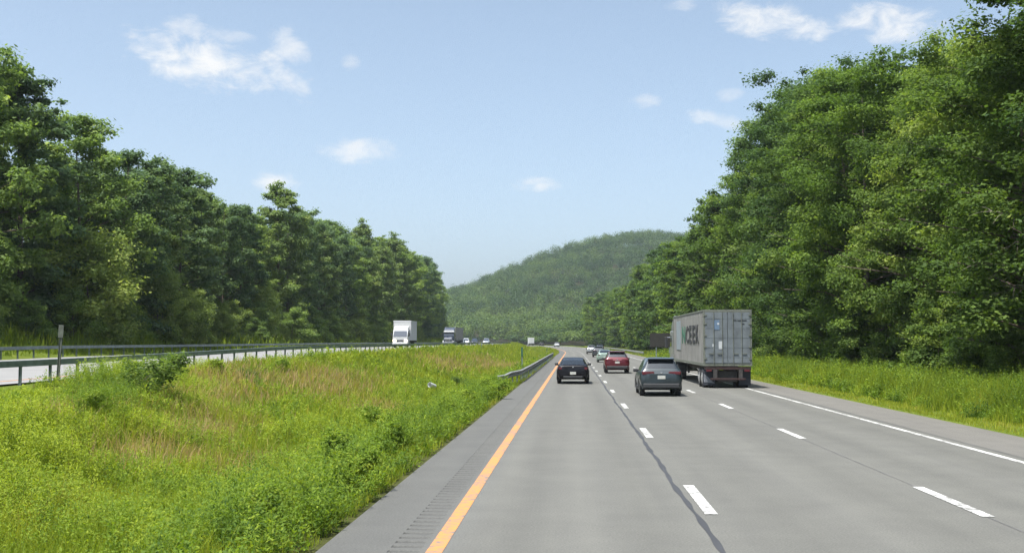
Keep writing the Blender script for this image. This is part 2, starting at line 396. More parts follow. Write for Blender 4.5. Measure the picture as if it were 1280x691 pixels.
for lane_u in (1.92, 5.69):
    for k in range(-3, 50):
        y0 = 15.55 + 12.19 * k; ys = [y0, y0 + 1.0, y0 + 2.05, y0 + 3.1]
        b = len(V)
        for y in ys:
            for s in (-0.09, 0.09): V.append((lane_u + s + float(bend(y)), y, float(z_road(y)) + 0.009))
        for i in range(3): F.append((b + 2 * i, b + 2 * i + 1, b + 2 * i + 3, b + 2 * i + 2))
link_mesh('lane_dash_line', np_mesh('lane_dash_line', V, np.array(F)), M['white_line'], road)
def sealant(name, u0, w, amp, h, mat, y1, seed):
    ys = np.arange(4, y1, 0.25); r = np.random.default_rng(seed)
    c = u0 + amp * (0.35 * snoise(ys, ys * 0, 5.0, seed) + 0.22 * snoise(ys, ys * 0, 1.1, seed + 1) + 0.5 * snoise(ys, ys * 0, 13, seed + 5))
    ww = w * (1 + 0.45 * snoise(ys, ys * 0, 1.7, seed + 2))
    X = bend(ys); z = z_road(ys) + h
    V = np.concatenate([np.stack([c - ww / 2 + X, ys, z], 1), np.stack([c + ww / 2 + X, ys, z], 1)]); n = len(ys); i = np.arange(n - 1)
    return link_mesh(name, np_mesh(name, V, np.stack([i, i + n, i + n + 1, i + 1], 1)), mat, road)
sealant('crack_sealant', 1.70, 0.075, 0.040, 0.0055, M['sealant'], 190, 11)
sealant('paving_seam', 5.67, 0.03, 0.015, 0.0045, M['seam'], 150, 21)
sealant('paving_seam', 9.32, 0.06, 0.02, 0.0005, M['seam'], 190, 31)

# the other carriageway, a metre higher beyond the median
onroad = grid_mesh('oncoming_road', np.array([-30.8, -29.0, -24, -18, -16.5]), np.concatenate([np.arange(-60, 160, 4), np.arange(160, 624, 6)]),
                   lambda U, Y_: z_on(Y_), M['oncoming'])
tag(onroad, kind='structure')
grid_mesh('white_edge_line', np.array([-28.85, -28.7]), np.arange(-60, 620, 6.0), lambda U, Y_: z_on(Y_) + 0.004, M['white_line'], None, onroad)
grid_mesh('yellow_edge_line', np.array([-17.65, -17.5]), np.arange(-60, 620, 6.0), lambda U, Y_: z_on(Y_) + 0.004, M['yellow_line'], None, onroad)
V = []; F = []
for lane_u in (-21.2, -24.95):
    for k in range(0, 40):
        y0 = 9 + 12.19 * k; b = len(V)
        for y in (y0, y0 + 3.05):
            for s in (-0.07, 0.07): V.append((lane_u + s + float(bend(y)), y, float(z_on(y)) + 0.004))
        F.append((b, b + 1, b + 3, b + 2))
link_mesh('lane_dash_line', np_mesh('lane_dash_line', V, np.array(F)), M['white_line'], onroad)

# ------------------------------------------------------------------ guardrails
def guardrail(label, group, pts, profile, spacing, zbase, post_w=0.07, mat=None, top=0.69):
    """pts: list of (u, Y) along the rail"""
    root = thing('guardrail', label, 'guardrail', (pts[0][0] + float(bend(pts[0][1])), pts[0][1], zbase(*pts[0])), 0, group)
    ox, oy, oz = root.location
    # resample
    path = []; 
    for (a, b) in zip(pts[:-1], pts[1:]):
        L_ = math.hypot(b[0] - a[0], b[1] - a[1]); n = max(1, int(L_ / 1.5))
        for i in range(n): path.append((a[0] + (b[0] - a[0]) * i / n, a[1] + (b[1] - a[1]) * i / n))
    path.append(pts[-1])
    W = [Vector((u + float(bend(y)), y, zbase(u, y))) - Vector((ox, oy, oz)) for u, y in path]
    V = []; F = []; n = len(profile)
    for i, p in enumerate(W):
        d = (W[min(i + 1, len(W) - 1)] - W[max(0, i - 1)]); d.z = 0; d.normalize(); side = Vector((d.y, -d.x, 0))
        for (a, h) in profile: V.append(tuple(p + side * a + Vector((0, 0, top + h))))
    for i in range(len(W) - 1):
        for k in range(n): F.append((i * n + k, i * n + (k + 1) % n, (i + 1) * n + (k + 1) % n, (i + 1) * n + k))
    me = bpy.data.meshes.new('rail'); me.from_pydata(V, [], F + [tuple(range(n)), tuple((len(W) - 1) * n + k for k in range(n - 1, -1, -1))])
    link_mesh('rail', me, mat or M['steel'], root)
    # posts
    L_ = 0; nxt = 0.4; spots = []
    for a, b in zip(W[:-1], W[1:]):
        s = (b - a).length
        while nxt < L_ + s: spots.append(a + (b - a) * ((nxt - L_) / s)); nxt += spacing
        L_ += s
    w = post_w; first = None; rest = MB()
    cx = sum(a for a, h in profile) / n
    for i, p in enumerate(spots):
        jit = rng.normal(0, 0.012, 2)
        if i < 98:
            if first is None:
                mb = MB(); mb.box(-w / 2, w / 2, -0.006, 0.006, -0.35, top - 0.15); mb.box(-w / 2, -w / 2 + 0.008, -0.035, 0.035, -0.35, top - 0.16); mb.box(w / 2 - 0.008, w / 2, -0.035, 0.035, -0.35, top - 0.16)
                mb.box(-w / 2, w / 2, -0.05, 0.05, top - 0.17, top - 0.152)
                o = first = mb.build('post', M['post_steel'], root)
            else:
                o = first.copy(); C.objects.link(o); o.parent = root
            o.location = p; o.rotation_euler = (jit[0], jit[1], 0)
        else:
            rest.box(p.x - w / 2, p.x + w / 2, p.y - 0.03, p.y + 0.03, p.z - 0.3, p.z + top - 0.152)
    if rest.v: tag(rest.build('post', M['post_steel'], root), kind='stuff')
    return root
BOX = [(-0.08, -0.18), (0.08, -0.18), (0.08, 0), (-0.08, 0)]
def wprof(s):
    o = [(0.0, 0), (0.08, -0.04), (0.08, -0.10), (0.02, -0.155), (0.08, -0.21), (0.08, -0.27), (0.0, -0.31)]
    return [(s * a, h) for a, h in o] + [(s * (a - 0.02), h) for a, h in reversed(o)]
zb_on = lambda u, Y: float(z_on(Y))
guardrail('long grey box-beam guardrail on thin posts along the median side of the raised oncoming road', None, [(-16.0, 16), (-16.0, 335)], BOX, 1.83, zb_on)
guardrail('long grey box-beam guardrail in front of the left forest, beyond the oncoming road', None, [(-31.2, 36), (-31.2, 335)], BOX, 1.83, zb_on)
zb_r = lambda u, Y: float(z_ground(u, Y)) + 0.02
zb_our = lambda u, Y: float(z_road(Y)) - (0.12 if u < -3.6 else 0.0)
guardrail('weathered guardrail with flared end at the left shoulder, beside the dark sedan', None,
          [(-4.05, 58.5), (-3.5, 62), (-3.15, 66), (-3.1, 78), (-3.1, 172)], wprof(1), 1.9, zb_our, mat=M['rail_old'], top=0.72)
guardrail('guardrail along the right shoulder on the far bend, before the dark brown board', None, [(12.3, 192), (12.2, 200), (12.2, 380)], wprof(-1), 3.8, lambda u, Y: float(z_road(Y)) - 0.06, mat=M['rail_old'], top=0.72)

# ------------------------------------------------------------------ posts and signs
M['rail_dark'] = simple('dull_green_steel', (0.085, 0.095, 0.075), 0.8, 0.1, var=0.3)
def marker(name, label, u, Y, h, plate_w, plate_h, pm, lean=0.0, post_w=0.06, dz=0.0, cat='marker post', mat=None):
    x, y, z = P(u, Y, dz)
    root = thing(name, label, cat, (x, y, z)); root.rotation_euler = (0, lean, 0)
    mb = MB(); mb.box(-post_w / 2, post_w / 2, -0.006, 0.006, -0.4, h); mb.box(-post_w / 2, -post_w / 2 + 0.012, -0.03, 0.006, -0.4, h); mb.box(post_w / 2 - 0.012, post_w / 2, -0.03, 0.006, -0.4, h)
    mb.build('post', mat or M['post_steel'], root)
    if plate_w: MB().box(-plate_w / 2, plate_w / 2, -0.044, -0.033, h - plate_h, h + 0.02).build('plate', pm, root, bevel=0.004)
    return root
marker('marker_post', 'leaning grey marker post with small plate, rising in front of the left box-beam guardrail', -15.53, 32.4, 1.72, 0.16, 0.36, M['rail_dark'], lean=R(3.0), post_w=0.09, mat=M['rail_dark'])
marker('marker_post', 'dark green marker post just behind the flared guardrail end in the median', -4.4, 95, 2.2, 0.16, 0.75, M['sign_green'], post_w=0.12)
marker('marker_post', 'short thin post in the median near the far end of the left shoulder guardrail', -4.6, 195, 1.55, 0.10, 0.3, M['sign_green'], post_w=0.10)
marker('marker_post', 'thin dark post in the reddish grass of the median beyond the dark green marker', -13.2, 158, 1.35, 0, 0, None, post_w=0.12)
x, y, z = P(13.75, 160)
root = thing('roadside_board', 'dark brown roadside board on posts in the grass beyond the container truck cab', 'sign', (x, y, z))
MB().box(-2.6, 2.6, -0.03, 0.0, 1.75, 3.75).build('panel', M['sign_brown'], root, bevel=0.01)
for px in (-1.7, 0.2, 1.9): MB().box(px - 0.07, px + 0.07, 0.003, 0.13, -0.4, 3.6).build('post', M['post_steel'], root)
x, y, z = P(-8.1, 63, 0.5)
pipe = MB()
V0 = [(r * math.cos(a), l, r * math.sin(a)) for l, r in ((-0.5, 0.27), (0.55, 0.22)) for a in np.linspace(0, 2 * math.pi, 21)[:-1]]
V1 = [(r * math.cos(a), l, r * math.sin(a)) for l, r in ((-0.5, 0.245), (0.55, 0.195)) for a in np.linspace(0, 2 * math.pi, 21)[:-1]]
pipe.v = V0 + V1
for k in range(20):
    q = (k + 1) % 20
    pipe.f += [(k, q, 20 + q, 20 + k), (40 + q, 40 + k, 60 + k, 60 + q), (k, 40 + k, 40 + q, q), (20 + k, 20 + q, 60 + q, 60 + k)]
root = pipe.build('culvert_pipe', M['culvert'], smooth=True); root.location = (x, y, z); root.rotation_euler = (R(-14), 0, R(-35)); root.scale = (0.55, 0.45, 0.55)
tag(root, 'pale metal culvert pipe end poking out of the median grass', 'pipe')

# ------------------------------------------------------------------ vehicles
def catmull(Pts, sub):
    """Pts (n,k) -> smooth samples, sub per span, ends kept"""
    Pts = np.asarray(Pts, float); n = len(Pts); out = []
    for i in range(n - 1):
        p0, p1, p2, p3 = Pts[max(i - 1, 0)], Pts[i], Pts[i + 1], Pts[min(i + 2, n - 1)]
        for s in range(sub):
            t = s / sub
            m1 = (p2 - p0) * 0.5 * 0.75; m2 = (p3 - p1) * 0.5 * 0.75
            h = (2 * t ** 3 - 3 * t ** 2 + 1) * p1 + (t ** 3 - 2 * t ** 2 + t) * m1 + (-2 * t ** 3 + 3 * t ** 2) * p2 + (t ** 3 - t ** 2) * m2
            out.append(h)
    out.append(Pts[-1]); return np.array(out)

SU, SV = 6, 5
# station: y, z_bottom, half width (bottom, waist, belt, top), z_waist, z_belt, z_shoulder(top outer), z_top
SUV = dict(L=4.6, st=[
    (-2.27, 0.42, 0.70, 0.80, 0.74, 0.66, 0.70, 0.96, 1.02, 1.04),
    (-2.20, 0.34, 0.82, 0.91, 0.85, 0.74, 0.72, 1.06, 1.13, 1.16),
    (-1.98, 0.30, 0.84, 0.94, 0.89, 0.65, 0.72, 1.08, 1.42, 1.47),
    (-1.80, 0.28, 0.86, 0.95, 0.89, 0.60, 0.72, 1.06, 1.56, 1.64),
    (-1.20, 0.24, 0.86, 0.95, 0.89, 0.61, 0.72, 1.05, 1.60, 1.69),
    (-0.30, 0.22, 0.86, 0.95, 0.90, 0.62, 0.72, 1.03, 1.61, 1.70),
    (0.35, 0.22, 0.86, 0.94, 0.90, 0.65, 0.70, 1.00, 1.53, 1.60),
    (0.80, 0.22, 0.86, 0.94, 0.90, 0.64, 0.70, 0.99, 1.22, 1.28),
    (1.15, 0.22, 0.86, 0.94, 0.90, 0.66, 0.70, 0.97, 1.03, 1.06),
    (1.75, 0.24, 0.84, 0.93, 0.87, 0.62, 0.68, 0.90, 0.96, 0.99),
    (2.12, 0.27, 0.80, 0.87, 0.80, 0.58, 0.64, 0.80, 0.88, 0.91),
    (2.27, 0.34, 0.70, 0.76, 0.70, 0.52, 0.60, 0.70, 0.76, 0.78)],
    wheels=(-1.35, 1.38), wr=0.36, rear_u=(1.3, 2.9), front_u=(6.15, 7.85), side_u=(2.4, 7.0), belt=1.03)
SEDAN = dict(L=4.75, st=[
    (-2.36, 0.42, 0.72, 0.78, 0.72, 0.60, 0.66, 0.96, 1.02, 1.04),
    (-2.26, 0.33, 0.80, 0.88, 0.80, 0.66, 0.66, 1.01, 1.07, 1.09),
    (-1.92, 0.29, 0.83, 0.91, 0.84, 0.64, 0.66, 1.00, 1.10, 1.13),
    (-1.45, 0.25, 0.85, 0.92, 0.86, 0.60, 0.66, 0.99, 1.28, 1.33),
    (-0.90, 0.22, 0.85, 0.92, 0.86, 0.60, 0.66, 0.98, 1.40, 1.46),
    (-0.30, 0.20, 0.85, 0.92, 0.86, 0.61, 0.66, 0.97, 1.43, 1.50),
    (0.30, 0.20, 0.85, 0.92, 0.86, 0.60, 0.66, 0.95, 1.38, 1.45),
    (0.80, 0.20, 0.85, 0.92, 0.86, 0.60, 0.66, 0.94, 1.15, 1.20),
    (1.20, 0.20, 0.85, 0.92, 0.86, 0.64, 0.65, 0.91, 0.97, 1.00),
    (1.85, 0.22, 0.82, 0.90, 0.83, 0.60, 0.62, 0.84, 0.90, 0.92),
    (2.22, 0.25, 0.78, 0.84, 0.77, 0.56, 0.58, 0.74, 0.80, 0.82),
    (2.36, 0.32, 0.68, 0.74, 0.68, 0.50, 0.54, 0.64, 0.68, 0.70)],
    wheels=(-1.38, 1.45), wr=0.34, rear_u=(1.85, 3.85), front_u=(6.1, 7.9), side_u=(3.05, 7.05), belt=1.0)

def make_car(name, label, cat, spec, body_mat, loc, rotz, group=None, lights_on=False, dark_low=True, roof_mat=None, plate=True, rails=False):
    root = thing(name, label, cat, loc, rotz, group)
    st = np.array(spec['st'])
    fine = catmull(st, SU)                                   # along the car
    rings = []
    for (y, zb, wb, ww, wbl, wt, zw, zbl, zs, zt) in fine:
        half = [(0, zb), (wb * 0.9, zb), (wb, zb + 0.07), (ww, zw), (wbl, zbl), (wt, zs), (wt * 0.72, zs + (zt - zs) * 0.75), (0, zt)]
        h = catmull(half, SV)
        rings.append(np.stack([h[:, 0], np.full(len(h), y), h[:, 1]], 1))
    G = np.array(rings)                                       # (nu, nvh, 3) right half
    nu, nvh = G.shape[:2]
    def pt(u, v, side=1):                                     # u in stations, v in half-section knots
        a = min(max(u * SU, 0), nu - 1.001); b = min(max(v * SV, 0), nvh - 1.001)
        i, j = int(a), int(b); fa, fb = a - i, b - j
        p = (G[i, j] * (1 - fa) + G[i + 1, j] * fa) * (1 - fb) + (G[i, j + 1] * (1 - fa) + G[i + 1, j + 1] * fa) * fb
        return np.array([p[0] * side, p[1], p[2]])
    ring = np.concatenate([G, (G * np.array([-1, 1, 1]))[:, -2:0:-1]], 1); nr = ring.shape[1]
    V = ring.reshape(-1, 3); F = []
    wr = spec['wr']
    for i in range(nu - 1):
        for j in range(nr):
            q = (j + 1) % nr; f = (i * nr + j, i * nr + q, (i + 1) * nr + q, (i + 1) * nr + j)
            c = V[list(f)].mean(0)
            if abs(c[0]) > 0.6 and any((c[1] - wy) ** 2 + (c[2] - wr) ** 2 < (wr + 0.05) ** 2 for wy in spec['wheels']): continue
            F.append(f)
    Vl = [tuple(p) for p in V]
    for i, s in ((0, -1), (nu - 1, 1)):                        # rounded end caps
        c = ring[i].mean(0); base = len(Vl)
        for j in range(nr): Vl.append(tuple(c + (ring[i, j] - c) * 0.86 + np.array([0, 0.03 * s, 0])))
        for j in range(nr):
            q = (j + 1) % nr; F.append((i * nr + j, i * nr + q, base + q, base + j))
        F.append(tuple(base + j for j in range(nr)))
    mb = MB(); mb.v = Vl; mb.f = F
    body = mb.build('body', body_mat, root, smooth=True)
    def patch(name, corners, mat, off=0.006, side=1, n=(8, 8), parent=root, center=False):
        """corners: (u,v) at four corners; a slightly proud curved pane"""
        (a, b, c, d) = [np.array(k, float) for k in corners]; V = []; F = []
        for i in range(n[0] + 1):
            for j in range(n[1] + 1):
                s, t = i / n[0], j / n[1]
                k = (a * (1 - s) + b * s) * (1 - t) + (d * (1 - s) + c * s) * t
                vv = k[1]; sd = side
                if center: sd = 1 if vv <= 7 else -1; vv = vv if vv <= 7 else 14 - vv
                p = pt(k[0], vv, sd)
                e = 0.05
                du = pt(k[0] + e, vv, sd) - pt(k[0] - e, vv, sd); dv = pt(k[0], vv + e, sd) - pt(k[0], vv - e, sd)
                nn = np.cross(du, dv); L_ = np.linalg.norm(nn); nn = nn / L_ if L_ > 1e-9 else np.array([0, 0, 1.0])
                cen = np.array([0, p[1] * 0.8, 0.8]); nn = nn if np.dot(nn, p - cen) > 0 else -nn
                V.append(p + nn * off)
        w = n[1] + 1
        for i in range(n[0]):
            for j in range(n[1]): F.append((i * w + j, (i + 1) * w + j, (i + 1) * w + j + 1, i * w + j + 1))
        m = MB(); m.v = V; m.f = F
        return m.build(name, mat, parent, smooth=True)
    r0, r1 = spec['rear_u']; f0, f1 = spec['front_u']
    patch('rear_window', [(r0, 4.75 if spec is SUV else 5.0), (r1, 5.25), (r1, 8.75), (r0, 9.25 if spec is SUV else 9.0)], M['glass'], center=True, n=(8, 14))
    patch('windshield', [(f0, 5.2), (f1, 4.9), (f1, 9.1), (f0, 8.8)], M['screen'], center=True, n=(8, 14))
    s0, s1 = spec['side_u']; mid = (s0 + s1) / 2 + 0.1
    for sd in (1, -1):
        patch('side_window', [(s0, 4.12), (mid - 0.06, 4.12), (mid - 0.12, 4.88), (s0 + 0.45, 4.85)], M['glass'], side=sd)
        patch('side_window', [(mid + 0.06, 4.12), (s1, 4.12), (s1 - 0.75, 4.85), (mid, 4.88)], M['glass'], side=sd)
    # lower cladding and bumpers
    ry = fine[0][0] - 0.03; fy = fine[-1][0] + 0.03; L2 = st[0][0]
    if dark_low:
        m = MB(); m.box(-0.80, 0.80, L2 - 0.055, L2 + 0.20, 0.36, 0.58); m.build('rear_bumper', M['plastic'], root, bevel=0.05)
        for sd in (1, -1): MB().box(sd * 0.90 - 0.03, sd * 0.90 + 0.03, spec['wheels'][0] + 0.45, spec['wheels'][1] - 0.45, 0.24, 0.40).build('sill', M['plastic'], root, bevel=0.015)
    else:
        MB().box(-0.55, 0.55, L2 - 0.045, L2 + 0.2, 0.34, 0.46).build('rear_bumper', M['plastic'], root, bevel=0.03)
    MB().box(-0.60, 0.60, fy - 0.16, fy + 0.012, 0.36, 0.56).build('grille', M['plastic'], root, bevel=0.03)
    zl = 0.99 if spec is SUV else 0.88
    for sd in (1, -1):
        poly = [(sd * 0.30, zl + 0.03), (sd * 0.83, zl - 0.04), (sd * 0.86, zl + 0.10), (sd * 0.34, zl + 0.10)] if spec is SUV else [(sd * 0.42, zl - 0.05), (sd * 0.80, zl - 0.06), (sd * 0.83, zl + 0.07), (sd * 0.46, zl + 0.05)]
        MB().prism(poly, 'y', L2 - 0.028, L2 + 0.14).build('tail_light', M['red_lens'], root, bevel=0.012)
        MB().prism([(sd * 0.42, 0.63), (sd * 0.70, 0.64), (sd * 0.72, 0.74), (sd * 0.46, 0.70)], 'y', fy - 0.28, fy + 0.0).build('headlight', M['lamp_on'] if lights_on else M['clear_lens'], root, bevel=0.01)
        mi = MB(); mi.box(sd * 0.97 - 0.11, sd * 0.97 + 0.11, 0.55, 0.70, 1.0, 1.15); mb_ = mi.build('mirror', M['plastic'], root, bevel=0.04)
        MB().box(min(sd * 0.82, sd * 0.90), max(sd * 0.82, sd * 0.90), 0.60, 0.66, 0.99, 1.05).build('mirror_arm', M['plastic'], mb_)
        for wy in spec['wheels']:
            w = MB(); xo = sd * 0.80
            w.lathe([(xo - 0.11, wr - 0.05), (xo - 0.09, wr), (xo + 0.09, wr), (xo + 0.11, wr - 0.05)], (0, wy, wr), 'x', 28)
            wo = w.build('wheel', M['tyre'], root, smooth=True)
            rm = MB(); xr = xo + sd * 0.112
            rm.lathe([(xr - 0.01, wr * 0.66), (xr + 0.006, wr * 0.62), (xr + 0.004, wr * 0.2)], (0, wy, wr), 'x', 20)
            rm.build('rim', M['rim'], wo, smooth=True)
            a = MB(); n = 16                                            # arch lip
            for k in range(n):
                t0, t1 = math.pi * (-0.08 + 1.16 * k / n), math.pi * (-0.08 + 1.16 * (k + 1) / n); xa = sd * 0.905
                q = [(xa + dx, wy + rr * math.cos(t), wr + rr * math.sin(t)) for t in (t0, t1) for dx, rr in ((-0.035, wr + 0.02), (0.03, wr + 0.02), (0.03, wr + 0.09), (-0.035, wr + 0.11))]
                a._add(q, [(0, 1, 5, 4), (1, 2, 6, 5), (2, 3, 7, 6), (3, 0, 4, 7)])
            a.build('wheel_arch', M['plastic'] if dark_low else body_mat, root, smooth=True)
    if plate:
        pz = 0.84 if spec is SUV else 0.62
        MB().box(-0.17, 0.17, L2 - 0.045, L2 - 0.032, pz - 0.075, pz + 0.075).build('licence_plate', M['plate'], root, bevel=0.004)
    MB().box(-0.05, 0.05, L2 - 0.045, L2 - 0.03, (1.0 if spec is SUV else 0.93), 1.06 if spec is SUV else 0.99).build('badge', M['chrome'], root, bevel=0.012)
    if spec is SUV:
        MB().prism([(-2.06, 1.60), (-1.70, 1.655), (-1.70, 1.70), (-2.08, 1.66)], 'x', -0.58, 0.58).build('roof_spoiler', body_mat, root, bevel=0.015)
        wp = MB().tube([(0.05, -2.17, 1.10), (0.34, -2.12, 1.20)], 0.012, 6); wp.build('wiper', M['plastic'], root)
        if rails:
            for sd in (1, -1): MB().tube([(sd * 0.60, -1.5, 1.63), (sd * 0.62, -1.35, 1.70), (sd * 0.62, 0.0, 1.71), (sd * 0.60, 0.2, 1.62)], 0.018, 6).build('roof_rail', M['chrome'], root)
    return root

p_black = simple('black_paint', (0.004, 0.004, 0.007), 0.45, 0.0, spec=0.25, coat=0.1, var=0.04); p_slate = paint('slate_grey_paint', (0.020, 0.031, 0.037), metal=0.1); p_red = paint('deep_red_paint', (0.095, 0.005, 0.011))
p_green = paint('pale_green_paint', (0.26, 0.34, 0.29)); p_dark = paint('dark_blue_grey_paint', (0.03, 0.038, 0.045)); p_white = paint('white_car_paint', (0.62, 0.64, 0.66), metal=0.0)
p_silver = paint('silver_paint', (0.42, 0.44, 0.46), metal=0.6)
def lane_pos(u, Y): return (u + float(bend(Y)), Y, float(z_road(Y)) + 0.004), heading(Y)
def put_car(label, cat, name, spec, mat, u, Y, **kw):
    loc, h = lane_pos(u, Y); L2 = spec['L'] / 2
    return make_car(name, label, cat, spec, mat, (loc[0], loc[1] + L2, loc[2]), h, **kw)
put_car('black sedan with blue tinted rear window in the left lane, beside the orange line', 'car', 'parked_car'.replace('parked_car', 'sedan_car'), SEDAN, p_black, 0.0, 62.5, dark_low=False)
put_car('slate grey hatchback SUV nearest the camera, left of the container truck', 'car', 'suv_car', SUV, p_slate, 3.88, 48.6, rails=False)
put_car('deep red SUV in the middle lane ahead of the grey SUV', 'car', 'suv_car', SUV, p_red, 3.35, 83.5)
put_car('pale green car mostly hidden ahead of the red SUV', 'car', 'sedan_car', SEDAN, p_green, 3.75, 128, dark_low=False)
put_car('dark blue grey SUV in the line of cars beyond the pale green car', 'car', 'suv_car', SUV, p_dark, 4.0, 172)
put_car('white SUV with dark rear window at the left of the far cluster of cars', 'car', 'suv_car', SUV, p_silver, 3.6, 215)
put_car('dark SUV at the right of the far cluster of cars, by the right guardrail', 'car', 'suv_car', SUV, p_dark, 6.7, 262)
loc, h = lane_pos(1.6, 424); put_car('tiny white car alone on the far bend', 'car', 'suv_car', SUV, p_white, 3.6, 424)
put_car('tiny dark car on the far bend behind the white box truck', 'car', 'suv_car', SUV, p_black, 2.6, 480)

GR = 'cars queuing toward us on the oncoming road beyond the semi truck'
def put_oncoming(label, u, Y, spec, mat, **kw):
    x = u + float(bend(Y)); return make_car('suv_car' if spec is SUV else 'sedan_car', label, 'car', spec, mat, (x, Y, float(z_on(Y)) + 0.006), heading(Y) + math.pi, GR, **kw)
put_oncoming('white oncoming car just right of the dark semi truck', -26.9, 283, SUV, p_white)
put_oncoming('dark blue oncoming car between two pale cars', -25.9, 306, SUV, p_dark)
put_oncoming('silver oncoming car at the right end of the oncoming queue', -22.4, 300, SUV, p_silver)
put_oncoming('pale oncoming sedan beside the semi trailer', -27.0, 268, SEDAN, p_silver)

def truck_wheel(root, x, y, r=0.5, w=0.26, dual=False, rim=True):
    m = MB(); ww = w * (2.15 if dual else 1.0)
    m.lathe([(x - ww / 2, r - 0.06), (x - ww / 2 + 0.03, r), (x + ww / 2 - 0.03, r), (x + ww / 2, r - 0.06)], (0, y, r), 'x', 28)
    o = m.build('wheel', M['tyre'], root, smooth=True)
    if rim:
        s = 1 if x > 0 else -1; xr = x + s * (ww / 2 + 0.004)
        MB().lathe([(xr - s * 0.02, r * 0.62), (xr, r * 0.58), (xr - s * 0.005, r * 0.42), (xr + s * 0.05, r * 0.2), (xr + s * 0.05, r * 0.05)], (0, y, r), 'x', 20).build('rim', M['steel_rim'], o, smooth=True)
    return o

def text_mesh(txt, size, ext=0.004, sx=1.0):
    cu = bpy.data.curves.new('lettering', 'FONT'); cu.body = txt; cu.size = size; cu.extrude = ext; cu.align_x = 'LEFT'; cu.offset = size * 0.028
    o = bpy.data.objects.new('tmp', cu); C.objects.link(o)
    dg = bpy.context.evaluated_depsgraph_get(); me = bpy.data.meshes.new_from_object(o.evaluated_get(dg)); me.materials.clear()
    bpy.data.objects.remove(o)
    for v in me.vertices: v.co.x *= sx
    return me

def tractor(root, y0, cab, bumper, fairing=None, lights=False):
    """conventional tractor; y0 = back of sleeper; nose points +y"""
    fairing = fairing or cab
    MB().prism([(y0, 1.05), (y0 + 2.5, 1.05), (y0 + 2.5, 2.05), (y0 + 2.15, 2.95), (y0 + 1.9, 3.15), (y0, 3.15)], 'x', -1.18, 1.18).build('cab', cab, root, bevel=0.08)
    MB().prism([(y0, 3.16), (y0 + 2.0, 3.16), (y0 + 1.55, 3.62), (y0 + 0.7, 3.92), (y0, 3.95)], 'x', -1.14, 1.14).build('roof_fairing', fairing, root, bevel=0.10)
    MB().prism([(y0 + 2.51, 0.75), (y0 + 4.45, 0.70), (y0 + 4.55, 1.2), (y0 + 4.35, 1.62), (y0 + 2.51, 1.98)], 'x', -0.92, 0.92).build('hood', cab, root, bevel=0.10)
    gm = MB().box(-0.55, 0.55, y0 + 4.44, y0 + 4.60, 0.80, 1.50).build('grille', M['chrome'], root, bevel=0.03)
    for k in range(7): MB().box(-0.50, 0.50, y0 + 4.601, y0 + 4.615, 0.86 + k * 0.09, 0.91 + k * 0.09).build('grille_slat', M['plastic'], gm)
    MB().box(-1.20, 1.20, y0 + 4.35, y0 + 4.72, 0.32, 0.72).build('front_bumper', bumper, root, bevel=0.06)
    wsl = MB()                                               # two-piece windscreen on the raked front
    for s in (-1, 1):
        a = [(s * 0.03, y0 + 2.512, 2.06), (s * 1.05, y0 + 2.512, 2.06), (s * 0.98, y0 + 2.175, 2.90), (s * 0.03, y0 + 2.175, 2.90)]
        b = [(p[0], p[1] + 0.03, p[2] + 0.012) for p in a]
        wsl._add(a + b, [(0, 1, 2, 3), (4, 7, 6, 5), (0, 4, 5, 1), (1, 5, 6, 2), (2, 6, 7, 3), (3, 7, 4, 0)])
    wsl.build('windshield', M['screen'], root)
    MB().prism([(y0 + 2.14, 2.98), (y0 + 2.60, 2.90), (y0 + 2.62, 3.02), (y0 + 2.1, 3.16)], 'x', -1.15, 1.15).build('sun_visor', M['white_paint'], root, bevel=0.01)
    for s in (-1, 1):
        MB().prism([(y0 + 1.25, 2.10), (y0 + 2.35, 2.10), (y0 + 2.1, 2.80), (y0 + 1.25, 2.80)], 'x', min(s * 1.17, s * 1.192), max(s * 1.17, s * 1.192)).build('side_window', M['glass'], root)
        mr = MB().box(s * 1.42 - 0.10, s * 1.42 + 0.10, y0 + 2.50, y0 + 2.62, 1.95, 2.75).build('mirror', M['plastic'], root, bevel=0.03)
        MB().tube([(s * 1.15, y0 + 2.35, 2.7), (s * 1.40, y0 + 2.55, 2.7)], 0.02, 6).build('mirror_arm', M['chrome'], mr)
        MB().lathe([(y0 + 0.1, 0.33), (y0 + 1.9, 0.33)], (s * 0.86, 0, 0.72), 'y', 20).build('fuel_tank', M['chrome'], root, smooth=True)
        MB().tube([(s * 1.05, y0 - 0.16, 1.0), (s * 1.05, y0 - 0.16, 3.9), (s * 1.05, y0 - 0.26, 4.1)], 0.075, 12).build('exhaust_stack', M['chrome'], root, smooth=True)
        MB().prism([(s * 0.60, 0.86), (s * 1.02, 0.86), (s * 1.02, 1.12), (s * 0.60, 1.12)], 'y', y0 + 4.15, y0 + 4.48).build('headlight', M['lamp_on'] if lights else M['clear_lens'], root, bevel=0.03)
        fd = MB(); n = 12
        for k in range(n):
            t0, t1 = math.pi * k / n, math.pi * (k + 1) / n; xa, xb = sorted((s * 0.80, s * 1.18))
            q = [(x, y0 + 3.55 + rr * math.cos(t), 0.52 + rr * math.sin(t)) for t in (t0, t1) for x, rr in ((xa, 0.56), (xb, 0.56), (xb, 0.62), (xa, 0.64))]
            fd._add(q, [(0, 1, 5, 4), (1, 2, 6, 5), (2, 3, 7, 6), (3, 0, 4, 7)])
        fd.build('fender', cab, root, smooth=True)
        truck_wheel(root, s * 1.02, y0 + 3.55)
        for yy_ in (y0 - 1.35, y0 - 2.65): truck_wheel(root, s * 0.92, yy_, dual=True)
        MB().box(s * 0.42 - 0.06, s * 0.42 + 0.06, y0 - 3.4, y0 + 4.4, 0.72, 0.98).build('frame_rail', M['dark_metal'], root)

